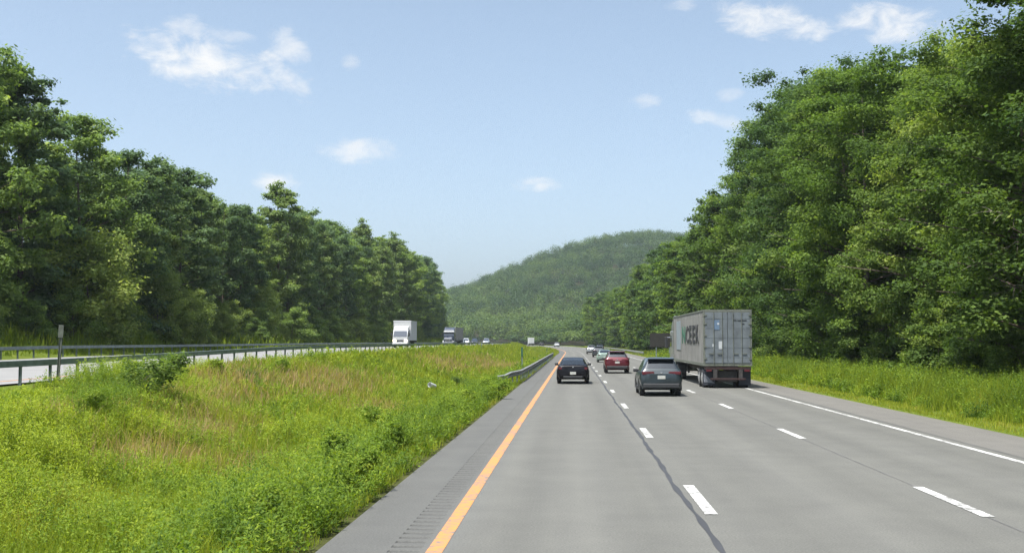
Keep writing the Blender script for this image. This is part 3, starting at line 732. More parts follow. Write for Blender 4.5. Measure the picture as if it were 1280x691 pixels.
def semi(label, loc, rotz, box_mat, door_mat, cab, bumper, lettered, fairing=None, lights=False, group=None, smooth_side=False):
    root = thing('semi_truck', label, 'truck', loc, rotz, group)
    L, w, z0, z1 = 16.15, 1.25, 1.14, 4.06
    B(-w + 0.03, w - 0.03, 0.06, L, z0 + 0.02, z1 - 0.02).build('cargo_box', box_mat, root)
    fr = MB()
    for s in (-1, 1):
        x0, x1 = sorted((s * w, s * (w - 0.09)))
        fr.box(x0, x1, 0.0, 0.16, z0, z1); fr.box(x0, x1, L - 0.12, L + 0.04, z0, z1)
        fr.box(x0, x1, 0.161, L - 0.121, z0, z0 + 0.16); fr.box(x0, x1, 0.161, L - 0.121, z1 - 0.09, z1)
    fr.box(-w + 0.091, w - 0.091, 0.0, 0.16, z1 - 0.13, z1); fr.box(-w + 0.091, w - 0.091, 0.0, 0.16, z0, z0 + 0.14)
    fr.build('corner_frame', M['frame_grey'], root, bevel=0.008)
    for s in (-1, 1):                                                    # side ribs
        k = 0.45
        while k < L - 0.3:
            x0, x1 = sorted((s * (w - 0.032), s * (w - 0.012))); B(x0, x1, k, k + 0.10, z0 + 0.17, z1 - 0.10).build('side_rib', box_mat, root)
            k += 0.61
    for s in (-1, 1):
        x0, x1 = sorted((s * 0.012, s * (w - 0.095)))
        d = B(x0, x1, -0.02, 0.05, z0 + 0.15, z1 - 0.14).build('door', door_mat, root, bevel=0.01)
        for xr in (0.28, 0.72):
            MB().tube([(s * xr, -0.05, z0 + 0.12), (s * xr, -0.05, z1 - 0.11)], 0.017, 8).build('lock_rod', M['frame_grey'] if lettered else M['steel'], d)
            B(min(s * xr, s * (xr + 0.26)), max(s * xr, s * (xr + 0.26)), -0.06, -0.035, z0 + 0.62, z0 + 0.66).build('handle', M['frame_grey'], d)
        hg = MB()
        for hz in (0.35, 0.95, 1.55, 2.15, 2.6): hg.box(min(s * (w - 0.17), s * (w - 0.02)), max(s * (w - 0.17), s * (w - 0.02)), -0.045, -0.021, z0 + hz, z0 + hz + 0.07)
        hg.build('hinge', M['frame_grey'], d)
        for q in range(5): B(x0 + 0.02, x1 - 0.02, -0.028, -0.0205, z0 + 0.45 + q * 0.5, z0 + 0.49 + q * 0.5).build('door_rib', door_mat, d)
    if lettered:
        B(-0.70, -0.42, -0.034, -0.029, 3.02, 3.52).build('sticker', M['sticker_blue'], root); B(-0.53, -0.43, -0.040, -0.0345, 3.28, 3.38).build('sticker', M['sticker_white'], root)
        B(-0.47, -0.28, -0.034, -0.029, 2.02, 2.42).build('sticker', M['sticker_white'], root); B(-0.80, -0.70, -0.034, -0.029, 2.14, 2.28).build('sticker', M['sticker_white'], root)
        B(0.30, 0.46, -0.034, -0.029, 3.48, 3.53).build('marking', M['letter_black'], root); B(0.50, 0.98, -0.034, -0.029, 3.47, 3.52).build('marking', M['letter_black'], root)
        B(0.72, 0.86, -0.034, -0.029, 3.30, 3.35).build('marking', M['letter_black'], root)
        # side lettering on the left wall, reading forward to back
        for txt, mat, ya, yb in (('N', M['letter_green'], 10.6, 8.8), ('C', M['letter_black'], 8.3, 7.0), ('E', M['letter_black'], 6.6, 5.4), ('E', M['letter_black'], 5.0, 3.8), ('K', M['letter_black'], 3.4, 2.1)):
            me = text_mesh(txt, 1.0); xs = [v.co.x for v in me.vertices]; ys_ = [v.co.y for v in me.vertices]
            mx, Mx, my, My = min(xs), max(xs), min(ys_), max(ys_)
            h0, h1 = 2.30, 3.32
            for v in me.vertices:
                x, y, z = v.co; v.co = (-w - 0.002 + (0.008 if z < 0 else -0.006), ya + (x - mx) / (Mx - mx) * (yb - ya), h0 + (y - my) / (My - my) * (h1 - h0))
            link_mesh('lettering', me, mat, root)
        B(-w - 0.003, -w + 0.02, 11.6, 14.0, 1.9, 3.7).build('side_panel', M['sky_blue'], root)
    # running gear
    B(-w + 0.05, w - 0.05, 0.02, 0.24, 0.95, 1.11).build('rear_sill', M['rust_bar'], root, bevel=0.01)
    for s in (-1, 1):
        B(s * 0.5 - 0.07, s * 0.5 + 0.07, 0.25, L - 1.0, 0.82, 1.13).build('chassis_beam', M['dark_metal'], root)
        B(min(s * 0.55, s * 0.75), max(s * 0.55, s * 0.75), 0.0, 0.10, 0.50, 0.949).build('bumper_strut', M['dark_metal'], root)
        lp = B(s * 0.98 - 0.14, s * 0.98 + 0.14, -0.012, 0.03, 0.86, 0.94).build('tail_light', M['red_lens'], root, bevel=0.01)
        mf = B(s * 0.92 - 0.31, s * 0.92 + 0.31, 0.42, 0.44, 0.14, 0.95).build('mud_flap', M['mudflap'], root, bevel=0.004)
        MB().prism([(s * 0.92 - 0.28, 0.30), (s * 0.92 + 0.28, 0.24), (s * 0.92 - 0.28, 0.75)], 'y', 0.405, 0.415).build('flap_patch', M['flap_white'], mf) if s < 0 else None
        for wy in (1.15, 2.45): truck_wheel(root, s * 0.92, wy, dual=True)
        B(s * 0.7 - 0.06, s * 0.7 + 0.06, 12.0, 12.2, 0.45, 1.13).build('landing_leg', M['dark_metal'], root)
    B(-0.9, 0.9, -0.02, 0.08, 0.42, 0.52).build('underride_bar', M['rust_bar'], root, bevel=0.01)
    for wy in (1.15, 2.45): MB().tube([(-0.8, wy, 0.5), (0.8, wy, 0.5)], 0.08, 10).build('axle', M['dark_metal'], root)
    B(-0.52, 0.52, 0.3, 1.5, 0.30, 0.90).build('shade_filler', M['dark_metal'], root, bevel=0.03)  # added dark block, stands in for the shade under the trailer
    tractor(root, L + 0.75, cab, bumper, fairing, lights)
    return root
loc, h = lane_pos(8.02, 57.5)
semi('grey container semi truck with dark side lettering, in the right lane beside the forest', loc, R(0.3), M['container'], M['door_grey'], M['grey_cab'], M['chrome'], True)
Yf = 238; yb = Yf + 21.6; xb = -27.0 + float(bend(yb))
semi('oncoming semi truck with dark navy cab and pale trailer', (xb, yb, float(z_on(yb)) + 0.006), math.pi, M['container'], M['door_grey'], M['navy'], M['chrome'], False, M['navy'], lights=False)

def box_truck(label, loc, rotz, lights=False, group=None):
    root = thing('box_truck', label, 'truck', loc, rotz, group)      # origin: rear, on the road; nose +y
    L = 5.6
    B(-1.22, 1.22, 0, L, 1.0, 3.72).build('cargo_box', M['white_box'], root, bevel=0.02)
    t = MB()
    for s in (-1, 1):
        x0, x1 = sorted((s * 1.215, s * 1.245)); t.box(x0, x1, 0.0, L, 1.0, 1.12); t.box(x0, x1, 0.0, L, 3.62, 3.73)
        for k in range(1, 11): t.box(min(s * 1.221, s * 1.236), max(s * 1.221, s * 1.236), k * 0.5, k * 0.5 + 0.05, 1.13, 3.61)
    t.box(-1.245, 1.245, L + 0.001, L + 0.03, 3.55, 3.74)
    t.build('box_trim', M['white_paint'], root)
    rd = B(-1.08, 1.08, -0.025, 0.03, 1.12, 3.50).build('rear_door', M['white_box'], root, bevel=0.01)
    for q in range(7): B(-1.05, 1.05, -0.031, -0.026, 1.35 + q * 0.3, 1.365 + q * 0.3).build('door_rib', M['frame_grey'], rd)
    B(-1.2, 1.2, -0.08, 0.05, 0.75, 0.98).build('rear_bumper', M['plastic'], root, bevel=0.02)
    y0 = L + 0.12
    MB().prism([(y0, 0.55), (y0 + 1.75, 0.55), (y0 + 1.82, 1.45), (y0 + 1.35, 2.35), (y0 + 1.1, 2.52), (y0, 2.55)], 'x', -1.02, 1.02).build('cab', M['white_paint'], root, bevel=0.08)
    MB().prism([(y0 + 0.02, 2.56), (y0 + 1.2, 2.56), (y0 + 0.75, 2.85), (y0 + 0.02, 3.0)], 'x', -0.98, 0.98).build('wind_deflector', M['white_paint'], root, bevel=0.05)
    a = [(-0.94, y0 + 1.80, 1.52), (0.94, y0 + 1.80, 1.52), (0.88, y0 + 1.385, 2.30), (-0.88, y0 + 1.385, 2.30)]; b = [(p[0], p[1] + 0.03, p[2] + 0.015) for p in a]
    MB()._add(a + b, [(0, 1, 2, 3), (4, 7, 6, 5), (0, 4, 5, 1), (1, 5, 6, 2), (2, 6, 7, 3), (3, 7, 4, 0)]).build('windshield', M['screen'], root)
    B(-0.50, 0.50, y0 + 1.79, y0 + 1.835, 0.86, 1.06).build('grille', M['plastic'], root, bevel=0.02)
    B(-1.05, 1.05, y0 + 1.70, y0 + 1.92, 0.36, 0.70).build('front_bumper', M['white_paint'], root, bevel=0.05)
    for s in (-1, 1):
        B(s * 0.78 - 0.19, s * 0.78 + 0.19, y0 + 1.76, y0 + 1.85, 0.82, 1.12).build('headlight', M['lamp_on'] if lights else M['clear_lens'], root, bevel=0.04)
        MB().prism([(y0 + 0.55, 1.5), (y0 + 1.62, 1.5), (y0 + 1.28, 2.25), (y0 + 0.55, 2.25)], 'x', min(s * 1.01, s * 1.03), max(s * 1.01, s * 1.03)).build('side_window', M['glass'], root)
        mr = B(s * 1.24 - 0.08, s * 1.24 + 0.08, y0 + 1.55, y0 + 1.63, 1.6, 2.05).build('mirror', M['plastic'], root, bevel=0.02)
        MB().tube([(s * 1.0, y0 + 1.5, 2.0), (s * 1.2, y0 + 1.58, 2.0)], 0.02, 6).build('mirror_arm', M['plastic'], mr)
        truck_wheel(root, s * 0.90, y0 + 0.9, r=0.42, w=0.22); truck_wheel(root, s * 0.88, 1.5, r=0.42, w=0.22, dual=True)
        B(s * 0.42 - 0.05, s * 0.42 + 0.05, 0.1, y0 + 1.5, 0.62, 0.95).build('frame_rail', M['dark_metal'], root)
        B(s * 1.0 - 0.1, s * 1.0 + 0.1, -0.09, -0.081, 0.80, 0.92).build('tail_light', M['red_lens'], root)
    return root
yb = 149 + 7.6
box_truck('white box truck with lit headlights on the oncoming road', (-23.6, yb, float(z_on(yb)) + 0.006), math.pi, lights=True)
Yt = 520; loc, h = lane_pos(2.6, Yt); box_truck('tiny white box truck farthest along our road, driving away', (loc[0], loc[1], loc[2]), h)

# ------------------------------------------------------------------ ground vegetation (stuff)
def rand_dirs(n, r): 
    a = r.uniform(0, 2 * math.pi, n); return np.cos(a), np.sin(a)

def blades(base, h, w, lean, tint, r):
    """curved grass blades; base (n,3)"""
    n = len(base); cx, cy = rand_dirs(n, r); a = r.uniform(0, 2 * math.pi, n); sx, sy = np.cos(a), np.sin(a)
    V = np.zeros((n, 6, 3)); 
    for k, (t, ww) in enumerate(((0.0, 1.0), (0.55, 0.85), (1.0, 0.15))):
        off = lean * h * t ** 1.8
        px = base[:, 0] + cx * off; py = base[:, 1] + cy * off; pz = base[:, 2] + h * t * (1 - 0.25 * (lean * t) ** 2)
        for s, sg in ((0, -0.5), (1, 0.5)):
            V[:, 2 * k + s, 0] = px + sx * w * ww * sg; V[:, 2 * k + s, 1] = py + sy * w * ww * sg; V[:, 2 * k + s, 2] = pz
    i = np.arange(n)[:, None] * 6
    F = np.concatenate([i + np.array([[0, 1, 3, 2]]), i + np.array([[2, 3, 5, 4]])], 0)
    return V.reshape(-1, 3), F, np.repeat(tint, 6)

def weeds(base, h, nl, ll, spread, tint, r, up=0.35):
    """leafy stems: nl leaves each, kite-shaped, plus a thin stem"""
    n = len(base)
    t = r.uniform(0.12, 1.0, (n, nl)); az = r.uniform(0, 2 * math.pi, (n, nl)); lean_a = r.uniform(0, 2 * math.pi, n); lean = r.uniform(0, 0.25, n)
    sx = base[:, 0, None] + np.cos(lean_a)[:, None] * lean[:, None] * h[:, None] * t; sy = base[:, 1, None] + np.sin(lean_a)[:, None] * lean[:, None] * h[:, None] * t
    sz = base[:, 2, None] + h[:, None] * t
    sp = spread[:, None] * r.uniform(0.0, 1, (n, nl)) * (1.15 - 0.75 * t)
    dx, dy = np.cos(az), np.sin(az); sx = sx + dx * sp; sy = sy + dy * sp
    L = ll * r.uniform(0.6, 1.3, (n, nl)) * (1.15 - 0.4 * t); el = r.normal(up, 0.45, (n, nl))
    ax = np.stack([dx * np.cos(el), dy * np.cos(el), np.sin(el)], -1); sd = np.stack([-dy, dx, r.normal(0, 0.3, (n, nl))], -1)
    p = np.stack([sx, sy, sz], -1); W = (L * r.uniform(0.28, 0.5, (n, nl)))[..., None]
    V = np.stack([p, p + ax * (L * 0.45)[..., None] + sd * W * 0.5, p + ax * L[..., None], p + ax * (L * 0.45)[..., None] - sd * W * 0.5], 2)
    V = V.reshape(-1, 3); F = np.arange(len(V)).reshape(-1, 4)
    tt = np.clip(np.repeat(tint, nl) + r.normal(0, 0.13, n * nl), 0, 1)
    return V, F, np.repeat(tt, 4)

def join(parts):
    V, F, T, b = [], [], [], 0
    for v, f, t in parts: V.append(v); F.append(f + b); T.append(t); b += len(v)
    return np.concatenate(V), np.concatenate(F), np.concatenate(T)

def stuff(name, parts, mat):
    V, F, T = join(parts); o = link_mesh(name, np_mesh(name, V, F, attrs={'tint': T}), mat); tag(o, kind='stuff'); return o

def field(u0, u1, y0, y1, dens, r):
    n = int((u1 - u0) * (y1 - y0) * dens); u = r.uniform(u0, u1, n); y = r.uniform(y0, y1, n); return u, y
def in_view(u, y, m=4.0):
    x = u + bend(y); return (x > -0.56 * y - m) & (x < 0.47 * y + m)
def base_of(u, y): return np.stack([u + bend(y), y, zgr(u, y) - 0.02], 1)

TAN = [(-12.6, 36, 2.0, 5), (-9.4, 25, 1.0, 2.2), (-13.6, 41, 2.4, 7), (-11.6, 50, 2.0, 9), (-8.3, 45.5, 1.3, 3.0), (-8.6, 122, 3.0, 18), (-11, 95, 2.0, 10), (-10.5, 30, 1.2, 3), (-12.3, 27, 0.8, 2.5), (-7.6, 26, .8, 2)]
def tan_patch(u, y):
    o = np.zeros_like(u)
    for a, b, ru, ry in TAN: o = np.maximum(o, np.exp(-(((u - a) / ru) ** 2 + ((y - b) / ry) ** 2)))
    return o
low = lambda u, y: 1 - 0.68 * (1 - smooth(-13.2, -12.2, u)) * (1 - smooth(29.5, 32.5, y))
parts_g = []; parts_w = []
for (y0, y1, dens, wd, hh) in ((9, 20, 260, 0.010, 0.45), (20, 36, 125, 0.016, 0.48), (36, 70, 60, 0.030, 0.50), (70, 130, 26, 0.06, 0.6), (130, 260, 8, 0.11, 0.65), (260, 430, 3, 0.2, 0.7)):
    u, y = field(-15.4, -3.05, y0, y1, dens, rng); k = in_view(u, y); u, y = u[k], y[k]
    tp = 1.35 * tan_patch(u, y) * (0.75 + 0.5 * snoise(u, y, 3, 51)); n = len(u)
    patch_n = snoise(u, y, 5.5, 52)
    tint = 0.40 + 0.17 * patch_n + 0.12 * snoise(u, y, 1.3, 53) + rng.normal(0, 0.08, n)
    tint = np.where(rng.uniform(0, 1, n) < np.clip(tp, 0, 0.85), rng.uniform(0.76, 1.0, n), np.clip(tint, 0, 0.78))
    h = hh * rng.uniform(0.55, 1.25, n) * (1 + 0.25 * snoise(u, y, 3.2, 54)) * np.clip(0.35 + smooth(-3.0, -3.9, u) if False else 0.45 + 0.55 * (1 - smooth(-4.2, -3.05, u)), 0, 1)
    h = h * np.where(u < -14.2, 0.75, 1.0) * low(u, y)
    parts_g.append(blades(base_of(u, y), h, wd * rng.uniform(0.6, 1.5, n), np.abs(rng.normal(0.35, 0.25, n)), tint, rng))
stuff('median_grass', parts_g, M['grass'])

# leafy weeds: a dark band along the shoulder, yellow-green thickets further in
BUSHY = [(-4.2, 13.2, 0.6, 0.9, 0.95, 0.3), (-4.6, 15.8, 0.6, 1.0, 1.05, 0.2), (-3.95, 18.6, 0.55, 1.1, 1.0, 0.35), (-4.5, 21.5, 0.6, 1.2, 1.15, 0.2), (-4.0, 24.6, 0.55, 1.2, 1.1, 0.3), (-4.4, 28.5, 0.6, 1.5, 1.2, 0.18), (-3.95, 32.5, 0.5, 1.4, 1.1, 0.35), (-4.3, 37, 0.6, 1.8, 1.2, 0.2), (-3.9, 42.5, 0.5, 1.8, 1.1, 0.3), (-4.3, 48, 0.6, 2.2, 1.15, 0.25), (-5.9, 19, 0.7, 1.2, 0.85, 0.55), (-6.6, 24.5, 0.8, 1.4, 0.8, 0.45), (-12.0, 27.0, 1.1, 1.5, 1.0, 0.35), (-13.9, 31.5, 0.9, 1.6, 1.1, 0.3), (-14.2, 36.5, 0.9, 2.0, 0.9, 0.45), (-11.4, 33, 1.0, 1.6, 0.6, 0.8), (-10.6, 27, 0.9, 1.4, 0.7, 0.9), (-12.6, 29.5, 1.0, 2.0, 0.9, 0.40), (-14.3, 33.5, 1.0, 3.0, 0.85, 0.75), (-13.2, 37, 0.9, 3.0, 0.65, 0.8), (-10.2, 20.5, 1.3, 2.0, 0.85, 0.9), (-9.0, 17.5, 1.2, 1.6, 0.8, 0.75),
         (-11.6, 23.5, 1.2, 1.6, 0.85, 0.95), (-6.6, 16, 1.0, 1.4, 0.7, 0.6), (-14.6, 42, 0.6, 4, 0.55, 0.9), (-13.0, 23.8, 0.9, 1.3, 0.8, 0.8), (-7.6, 21, 0.8, 1.6, 0.65, 0.5), (-6.0, 28, 0.8, 2, 0.6, 0.55), (-8.2, 34, 0.9, 2.5, 0.6, 0.7)]
pw = []
for a, b, ru, ry, hh, tn in BUSHY:
    n = int(ru * ry * 110); u = rng.normal(a, ru * 0.5, n); y = rng.normal(b, ry * 0.5, n); k = (u < -3.2) & (u > -15.6); u, y = u[k], y[k]; n = len(u)
    d = np.sqrt(((u - a) / ru) ** 2 + ((y - b) / ry) ** 2)
    h = hh * np.clip(1.1 - 0.35 * d, 0.35, 1.1) * rng.uniform(0.75, 1.15, n)
    h = h * low(u, y)
    pw.append(weeds(base_of(u, y), h, 40, 0.065, np.full(n, 0.16), np.clip(tn + rng.normal(0, 0.12, n), 0, 1), rng))
for (y0, y1, dens, ll, nl) in ((9.5, 18, 36, 0.075, 52), (18, 42, 24, 0.10, 40), (42, 75, 12, 0.15, 28), (75, 180, 3.5, 0.28, 18)):
    u, y = field(-5.1, -3.12, y0, y1, dens, rng)
    if y0 > 40: k = ~((y > 60) & (u > -4.0)); u, y = u[k], y[k]
    g = snoise(u, y, 1.5, 61); k = g > -0.35; u, y, g = u[k], y[k], g[k]; n = len(u)
    h = (0.62 + 0.30 * g) * rng.uniform(0.65, 1.2, n) * (0.6 + 0.4 * (1 - smooth(-3.7, -3.15, u)))
    pw.append(weeds(base_of(u, y), h, nl, ll, np.full(n, 0.17), np.clip(0.30 + 0.24 * g + rng.normal(0, 0.12, n), 0, 1), rng))
for (y0, y1, dens, ll, nl) in ((10, 18, 42, 0.055, 34), (18, 30, 30, 0.075, 30), (30, 60, 14, 0.11, 26), (60, 150, 3.5, 0.20, 20)):   # scattered through the meadow
    u, y = field(-15.3, -4.6, y0, y1, dens, rng); k = in_view(u, y, 3); u, y = u[k], y[k]
    g = snoise(u, y, 4.5, 62) - 1.3 * tan_patch(u, y); k = g > -0.35; u, y, g = u[k], y[k], g[k]; n = len(u)
    h = (0.50 + 0.30 * g) * rng.uniform(0.6, 1.2, n) * low(u, y)
    pw.append(weeds(base_of(u, y), h, nl, ll, np.full(n, 0.15), np.clip(0.60 + 0.34 * snoise(u, y, 1.6, 63) + rng.normal(0, 0.1, n), 0, 1), rng))
stuff('median_weeds', pw, M['weed'])

# right verge: short mown grass, then head-high weeds up to the trees
pg = []; pw = []
for (y0, y1, dens, wd) in ((22, 45, 120, 0.022), (45, 90, 45, 0.04), (90, 180, 12, 0.09), (180, 420, 3, 0.2)):
    u, y = field(11.6, 20, y0, y1, dens, rng); k = in_view(u, y); u, y = u[k], y[k]; n = len(u)
    tall = smooth(12.7, 14.0, u + 0.35 * snoise(u, y, 3, 70)) * (1 - 0.45 * smooth(140, 240, y))
    h = (0.14 + 0.95 * tall) * rng.uniform(0.55, 1.15, n) * (1 + 0.2 * snoise(u, y, 4, 71))
    tint = np.clip(0.30 + 0.12 * snoise(u, y, 4, 72) + rng.normal(0, 0.09, n) + 0.22 * (1 - tall), 0, 0.8)
    pg.append(blades(base_of(u, y), h, wd * rng.uniform(0.6, 1.5, n), np.abs(rng.normal(0.25, 0.2, n)), tint, rng))
for (y0, y1, dens, ll, nl) in ((24, 48, 28, 0.10, 36), (48, 90, 12, 0.16, 28), (90, 190, 2.2, 0.32, 18)):
    u, y = field(12.9, 20.5, y0, y1, dens, rng); k = in_view(u, y); u, y = u[k], y[k]; g = snoise(u, y, 3.0, 73); k = g > -0.7; u, y, g = u[k], y[k], g[k]; n = len(u)
    h = (1.12 + 0.35 * g) * rng.uniform(0.6, 1.2, n) * (0.45 + 0.55 * smooth(13.0, 14.2, u))
    pw.append(weeds(base_of(u, y), h, nl, ll, np.full(n, 0.15), np.clip(0.38 + 0.25 * snoise(u, y, 5, 74) + rng.normal(0, 0.12, n), 0, 1), rng))
stuff('verge_grass', pg, M['grass']); stuff('verge_weeds', pw, M['weed'])
pg = []
for (y0, y1, dens, wd) in ((40, 90, 14, 0.07), (90, 180, 5, 0.14), (180, 430, 2, 0.25)):
    u, y = field(-38, -31.5, y0, y1, dens, rng); k = in_view(u, y); u, y = u[k], y[k]; n = len(u)
    h = (0.25 + 0.85 * (1 - smooth(-34.5, -32.2, u))) * rng.uniform(0.6, 1.2, n) * (1 + 0.35 * snoise(u, y, 6, 81))
    pg.append(blades(base_of(u, y), h, wd * rng.uniform(0.6, 1.5, n), np.abs(rng.normal(0.3, 0.2, n)), np.clip(0.25 + 0.15 * snoise(u, y, 6, 82) + rng.normal(0, 0.08, n), 0, 0.7), rng))
stuff('verge_grass', pg, M['grass'])

# ------------------------------------------------------------------ trees
def crown_shape(seed, H, rad, base, style):
    """centres and radii of leaf clusters, and the trunk with its limbs"""
    r = np.random.default_rng(seed); hc = H - base
    mb = MB(); cl = []
    lean = r.normal(0, 0.25, 2)
    axis = lambda t: np.array([lean[0] * t * t * 2.2, lean[1] * t * t * 2.2, H * 0.93 * t])
    tr = 0.012 * H
    mb.tube([tuple(axis(t) - (np.array([0, 0, 0.5]) if t == 0 else 0)) for t in np.linspace(0, 1, 9)], [tr * (1.25 if t == 0 else 1) * (1 - 0.88 * t) for t in np.linspace(0, 1, 9)], 8)
    lob = [(r.uniform(0, 6.28), r.uniform(0.1, 0.95), r.uniform(0.16, 0.34)) for _ in range(14)]
    def env(t, a):
        if style == 'round': e = math.sin(math.pi * min(1, max(0.0, 0.14 + 0.80 * t)) ** 0.85) ** 0.6
        elif style == 'tall': e = (0.72 + 0.28 * math.sin(math.pi * t)) * (1 - t ** 2.4) ** 0.75 * 0.88
        else: e = (1 - t) ** 0.55 * (0.75 + 0.25 * math.sin(math.pi * t))
        for la, lt, lw in lob:
            d = ((math.cos(a - la) - 1) ** 2 + math.sin(a - la) ** 2) * 0.9 + ((t - lt) / 0.16) ** 2
            e += lw * math.exp(-d * 1.6) * 0.8
        return max(0.12, e * 0.86)
    nl = {'round': 46, 'tall': 44, 'bush': 22}[style]
    for k in range(nl):                                        # limbs that carry the clusters
        t = (k + r.uniform(0, 1)) / nl; a = k * 2.39996 + r.normal(0, 0.35); e = env(t, a) * rad
        z1 = base + hc * t; t0 = max(0.06, (z1 - r.uniform(0.10, 0.30) * e * 1.4) / (H * 0.93)); t0 = min(t0, 0.97)
        p0 = axis(t0); p1 = np.array([math.cos(a) * e, math.sin(a) * e, 0]) + axis(min(1, z1 / (H * 0.93))) * np.array([1, 1, 0]); p1[2] = z1
        m = (p0 + p1) / 2 + np.array([0, 0, r.uniform(-0.02, 0.10) * e]); r0 = tr * (1 - 0.88 * t0) * 0.5
        mb.tube([tuple(p0), tuple(m), tuple(p1)], [r0, r0 * 0.55, r0 * 0.14], 5)
        ncl = int(r.integers(6, 11)) if style != 'bush' else int(r.integers(3, 6))
        for q in range(ncl):
            s = r.uniform(0.42, 1.02); c = (m * (1 - (s * 2 - 1)) + p1 * (s * 2 - 1)) if s > 0.5 else (p0 * (1 - 2 * s) + m * 2 * s)
            c = c + r.normal(0, 0.17 * rad * (0.5 if style == 'bush' else 0.6), 3) * np.array([1, 1, 0.8])
            rc = rad * r.uniform(0.085, 0.215) * (1.35 if style == 'bush' else 1.0)
            cl.append((c[0], c[1], max(c[2], 0.3 + rc * 0.3), rc))
    return np.array(cl), mb

def crown_mesh(name, cl, n_leaf, leaf, seed, flat=0.55):
    r = np.random.default_rng(seed); w = cl[:, 3] ** 2; w = w / w.sum(); idx = r.choice(len(cl), n_leaf, p=w)
    c = cl[idx, :3]; rc = cl[idx, 3]
    d = r.normal(0, 1, (n_leaf, 3)); d /= np.linalg.norm(d, axis=1)[:, None]
    rr = np.abs(r.normal(0.72, 0.34, n_leaf)).clip(0.05, 1.9)
    p = c + d * (rc * rr)[:, None] * np.array([1, 1, flat])
    nrm = d * 0.55 + np.array([0, 0, 0.75]) + r.normal(0, 0.45, (n_leaf, 3)); nrm /= np.linalg.norm(nrm, axis=1)[:, None]
    t = np.cross(nrm, r.normal(0, 1, (n_leaf, 3))); t /= np.linalg.norm(t, axis=1)[:, None]; b = np.cross(nrm, t)
    L = (leaf * r.uniform(0.6, 1.35, n_leaf))[:, None]; W = L * r.uniform(0.45, 0.75, (n_leaf, 1))
    V = np.stack([p - t * L * 0.5, p + b * W * 0.5 - nrm * L * 0.06, p + t * L * 0.5, p - b * W * 0.5 - nrm * L * 0.06], 1).reshape(-1, 3)
    ctint = np.random.default_rng(seed + 1).normal(0.5, 0.17, len(cl))
    tint = np.clip(ctint[idx] + r.normal(0, 0.12, n_leaf), 0, 1)
    return np_mesh(name, V, np.arange(len(V)).reshape(-1, 4), attrs={'tint': np.repeat(tint, 4)})

class Proto: pass
def make_proto(seed, H, rad, base, style, n_leaf, leaf, mat, flat=0.55):
    p = Proto(); cl, mb = crown_shape(seed, H, rad, base, style)
    p.crown = crown_mesh('crown', cl, n_leaf, leaf, seed + 100, flat); p.crown.materials.append(mat)
    p.trunk = bpy.data.meshes.new('trunk'); p.trunk.from_pydata([tuple(v) for v in mb.v], [], mb.f); p.trunk.polygons.foreach_set('use_smooth', np.ones(len(p.trunk.polygons), dtype=bool))
    p.trunk.materials.append(M['bark']); p.H = H; p.rad = rad; return p

near = [make_proto(201 + i, 22, 5.6, 1.6, 'round', 85000, 0.205, M[('leaf_a', 'leaf_a_dark', 'leaf_a_yellow', 'leaf_a')[i]]) for i in range(4)]
far_r = [make_proto(301 + i, 22, 5.4, 1.2, 'round', 32000, 0.38, M[('leaf_a', 'leaf_a_yellow', 'leaf_a_dark')[i]]) for i in range(3)]
far_l = [make_proto(401 + i, 22, 4.6, 1.0, 'tall', 36000, 0.33, M[('leaf_b', 'leaf_b_yellow', 'leaf_b_dark', 'leaf_b')[i]]) for i in range(4)] + [make_proto(441 + i, 22, 5.2, 1.5, 'round', 36000, 0.35, M[('leaf_b_yellow', 'leaf_b_dark')[i]]) for i in range(2)]
bush_r = [make_proto(501 + i, 4.2, 2.3, 0.15, 'bush', 15000, 0.145, M['leaf_a']) for i in range(3)]
bush_l = [make_proto(521 + i, 4.6, 2.6, 0.15, 'bush', 18000, 0.15, M['leaf_b_yellow']) for i in range(2)]

M['pale'] = leaf_mat('pale_leaf', [(p, (c[0] * 1.5, c[1] * 1.35, c[2] * 1.1)) for p, c in GREEN_L], 0.45)
pale_p = [make_proto(561 + i, 4.2, 2.3, 0.15, 'bush', 22000, 0.13, M['pale'], 0.7) for i in range(2)]
bush_m = make_proto(571, 1.3, 1.0, 0.03, 'bush', 5000, 0.075, M['leaf_a'], 0.8)

def plant(proto, name, label, cat, group, u, Y, h, wide=1.0):
    x, y, z = P(u, Y)
    root = thing(name, label, cat, (x, y, z - 0.1), float(rng.uniform(0, 6.28)), group)
    s = h / proto.H; root.scale = (s * wide, s * wide, s)
    t = bpy.data.objects.new('trunk', proto.trunk); C.objects.link(t); t.parent = root
    c = bpy.data.objects.new('crown', proto.crown); C.objects.link(c); c.parent = root
    return root

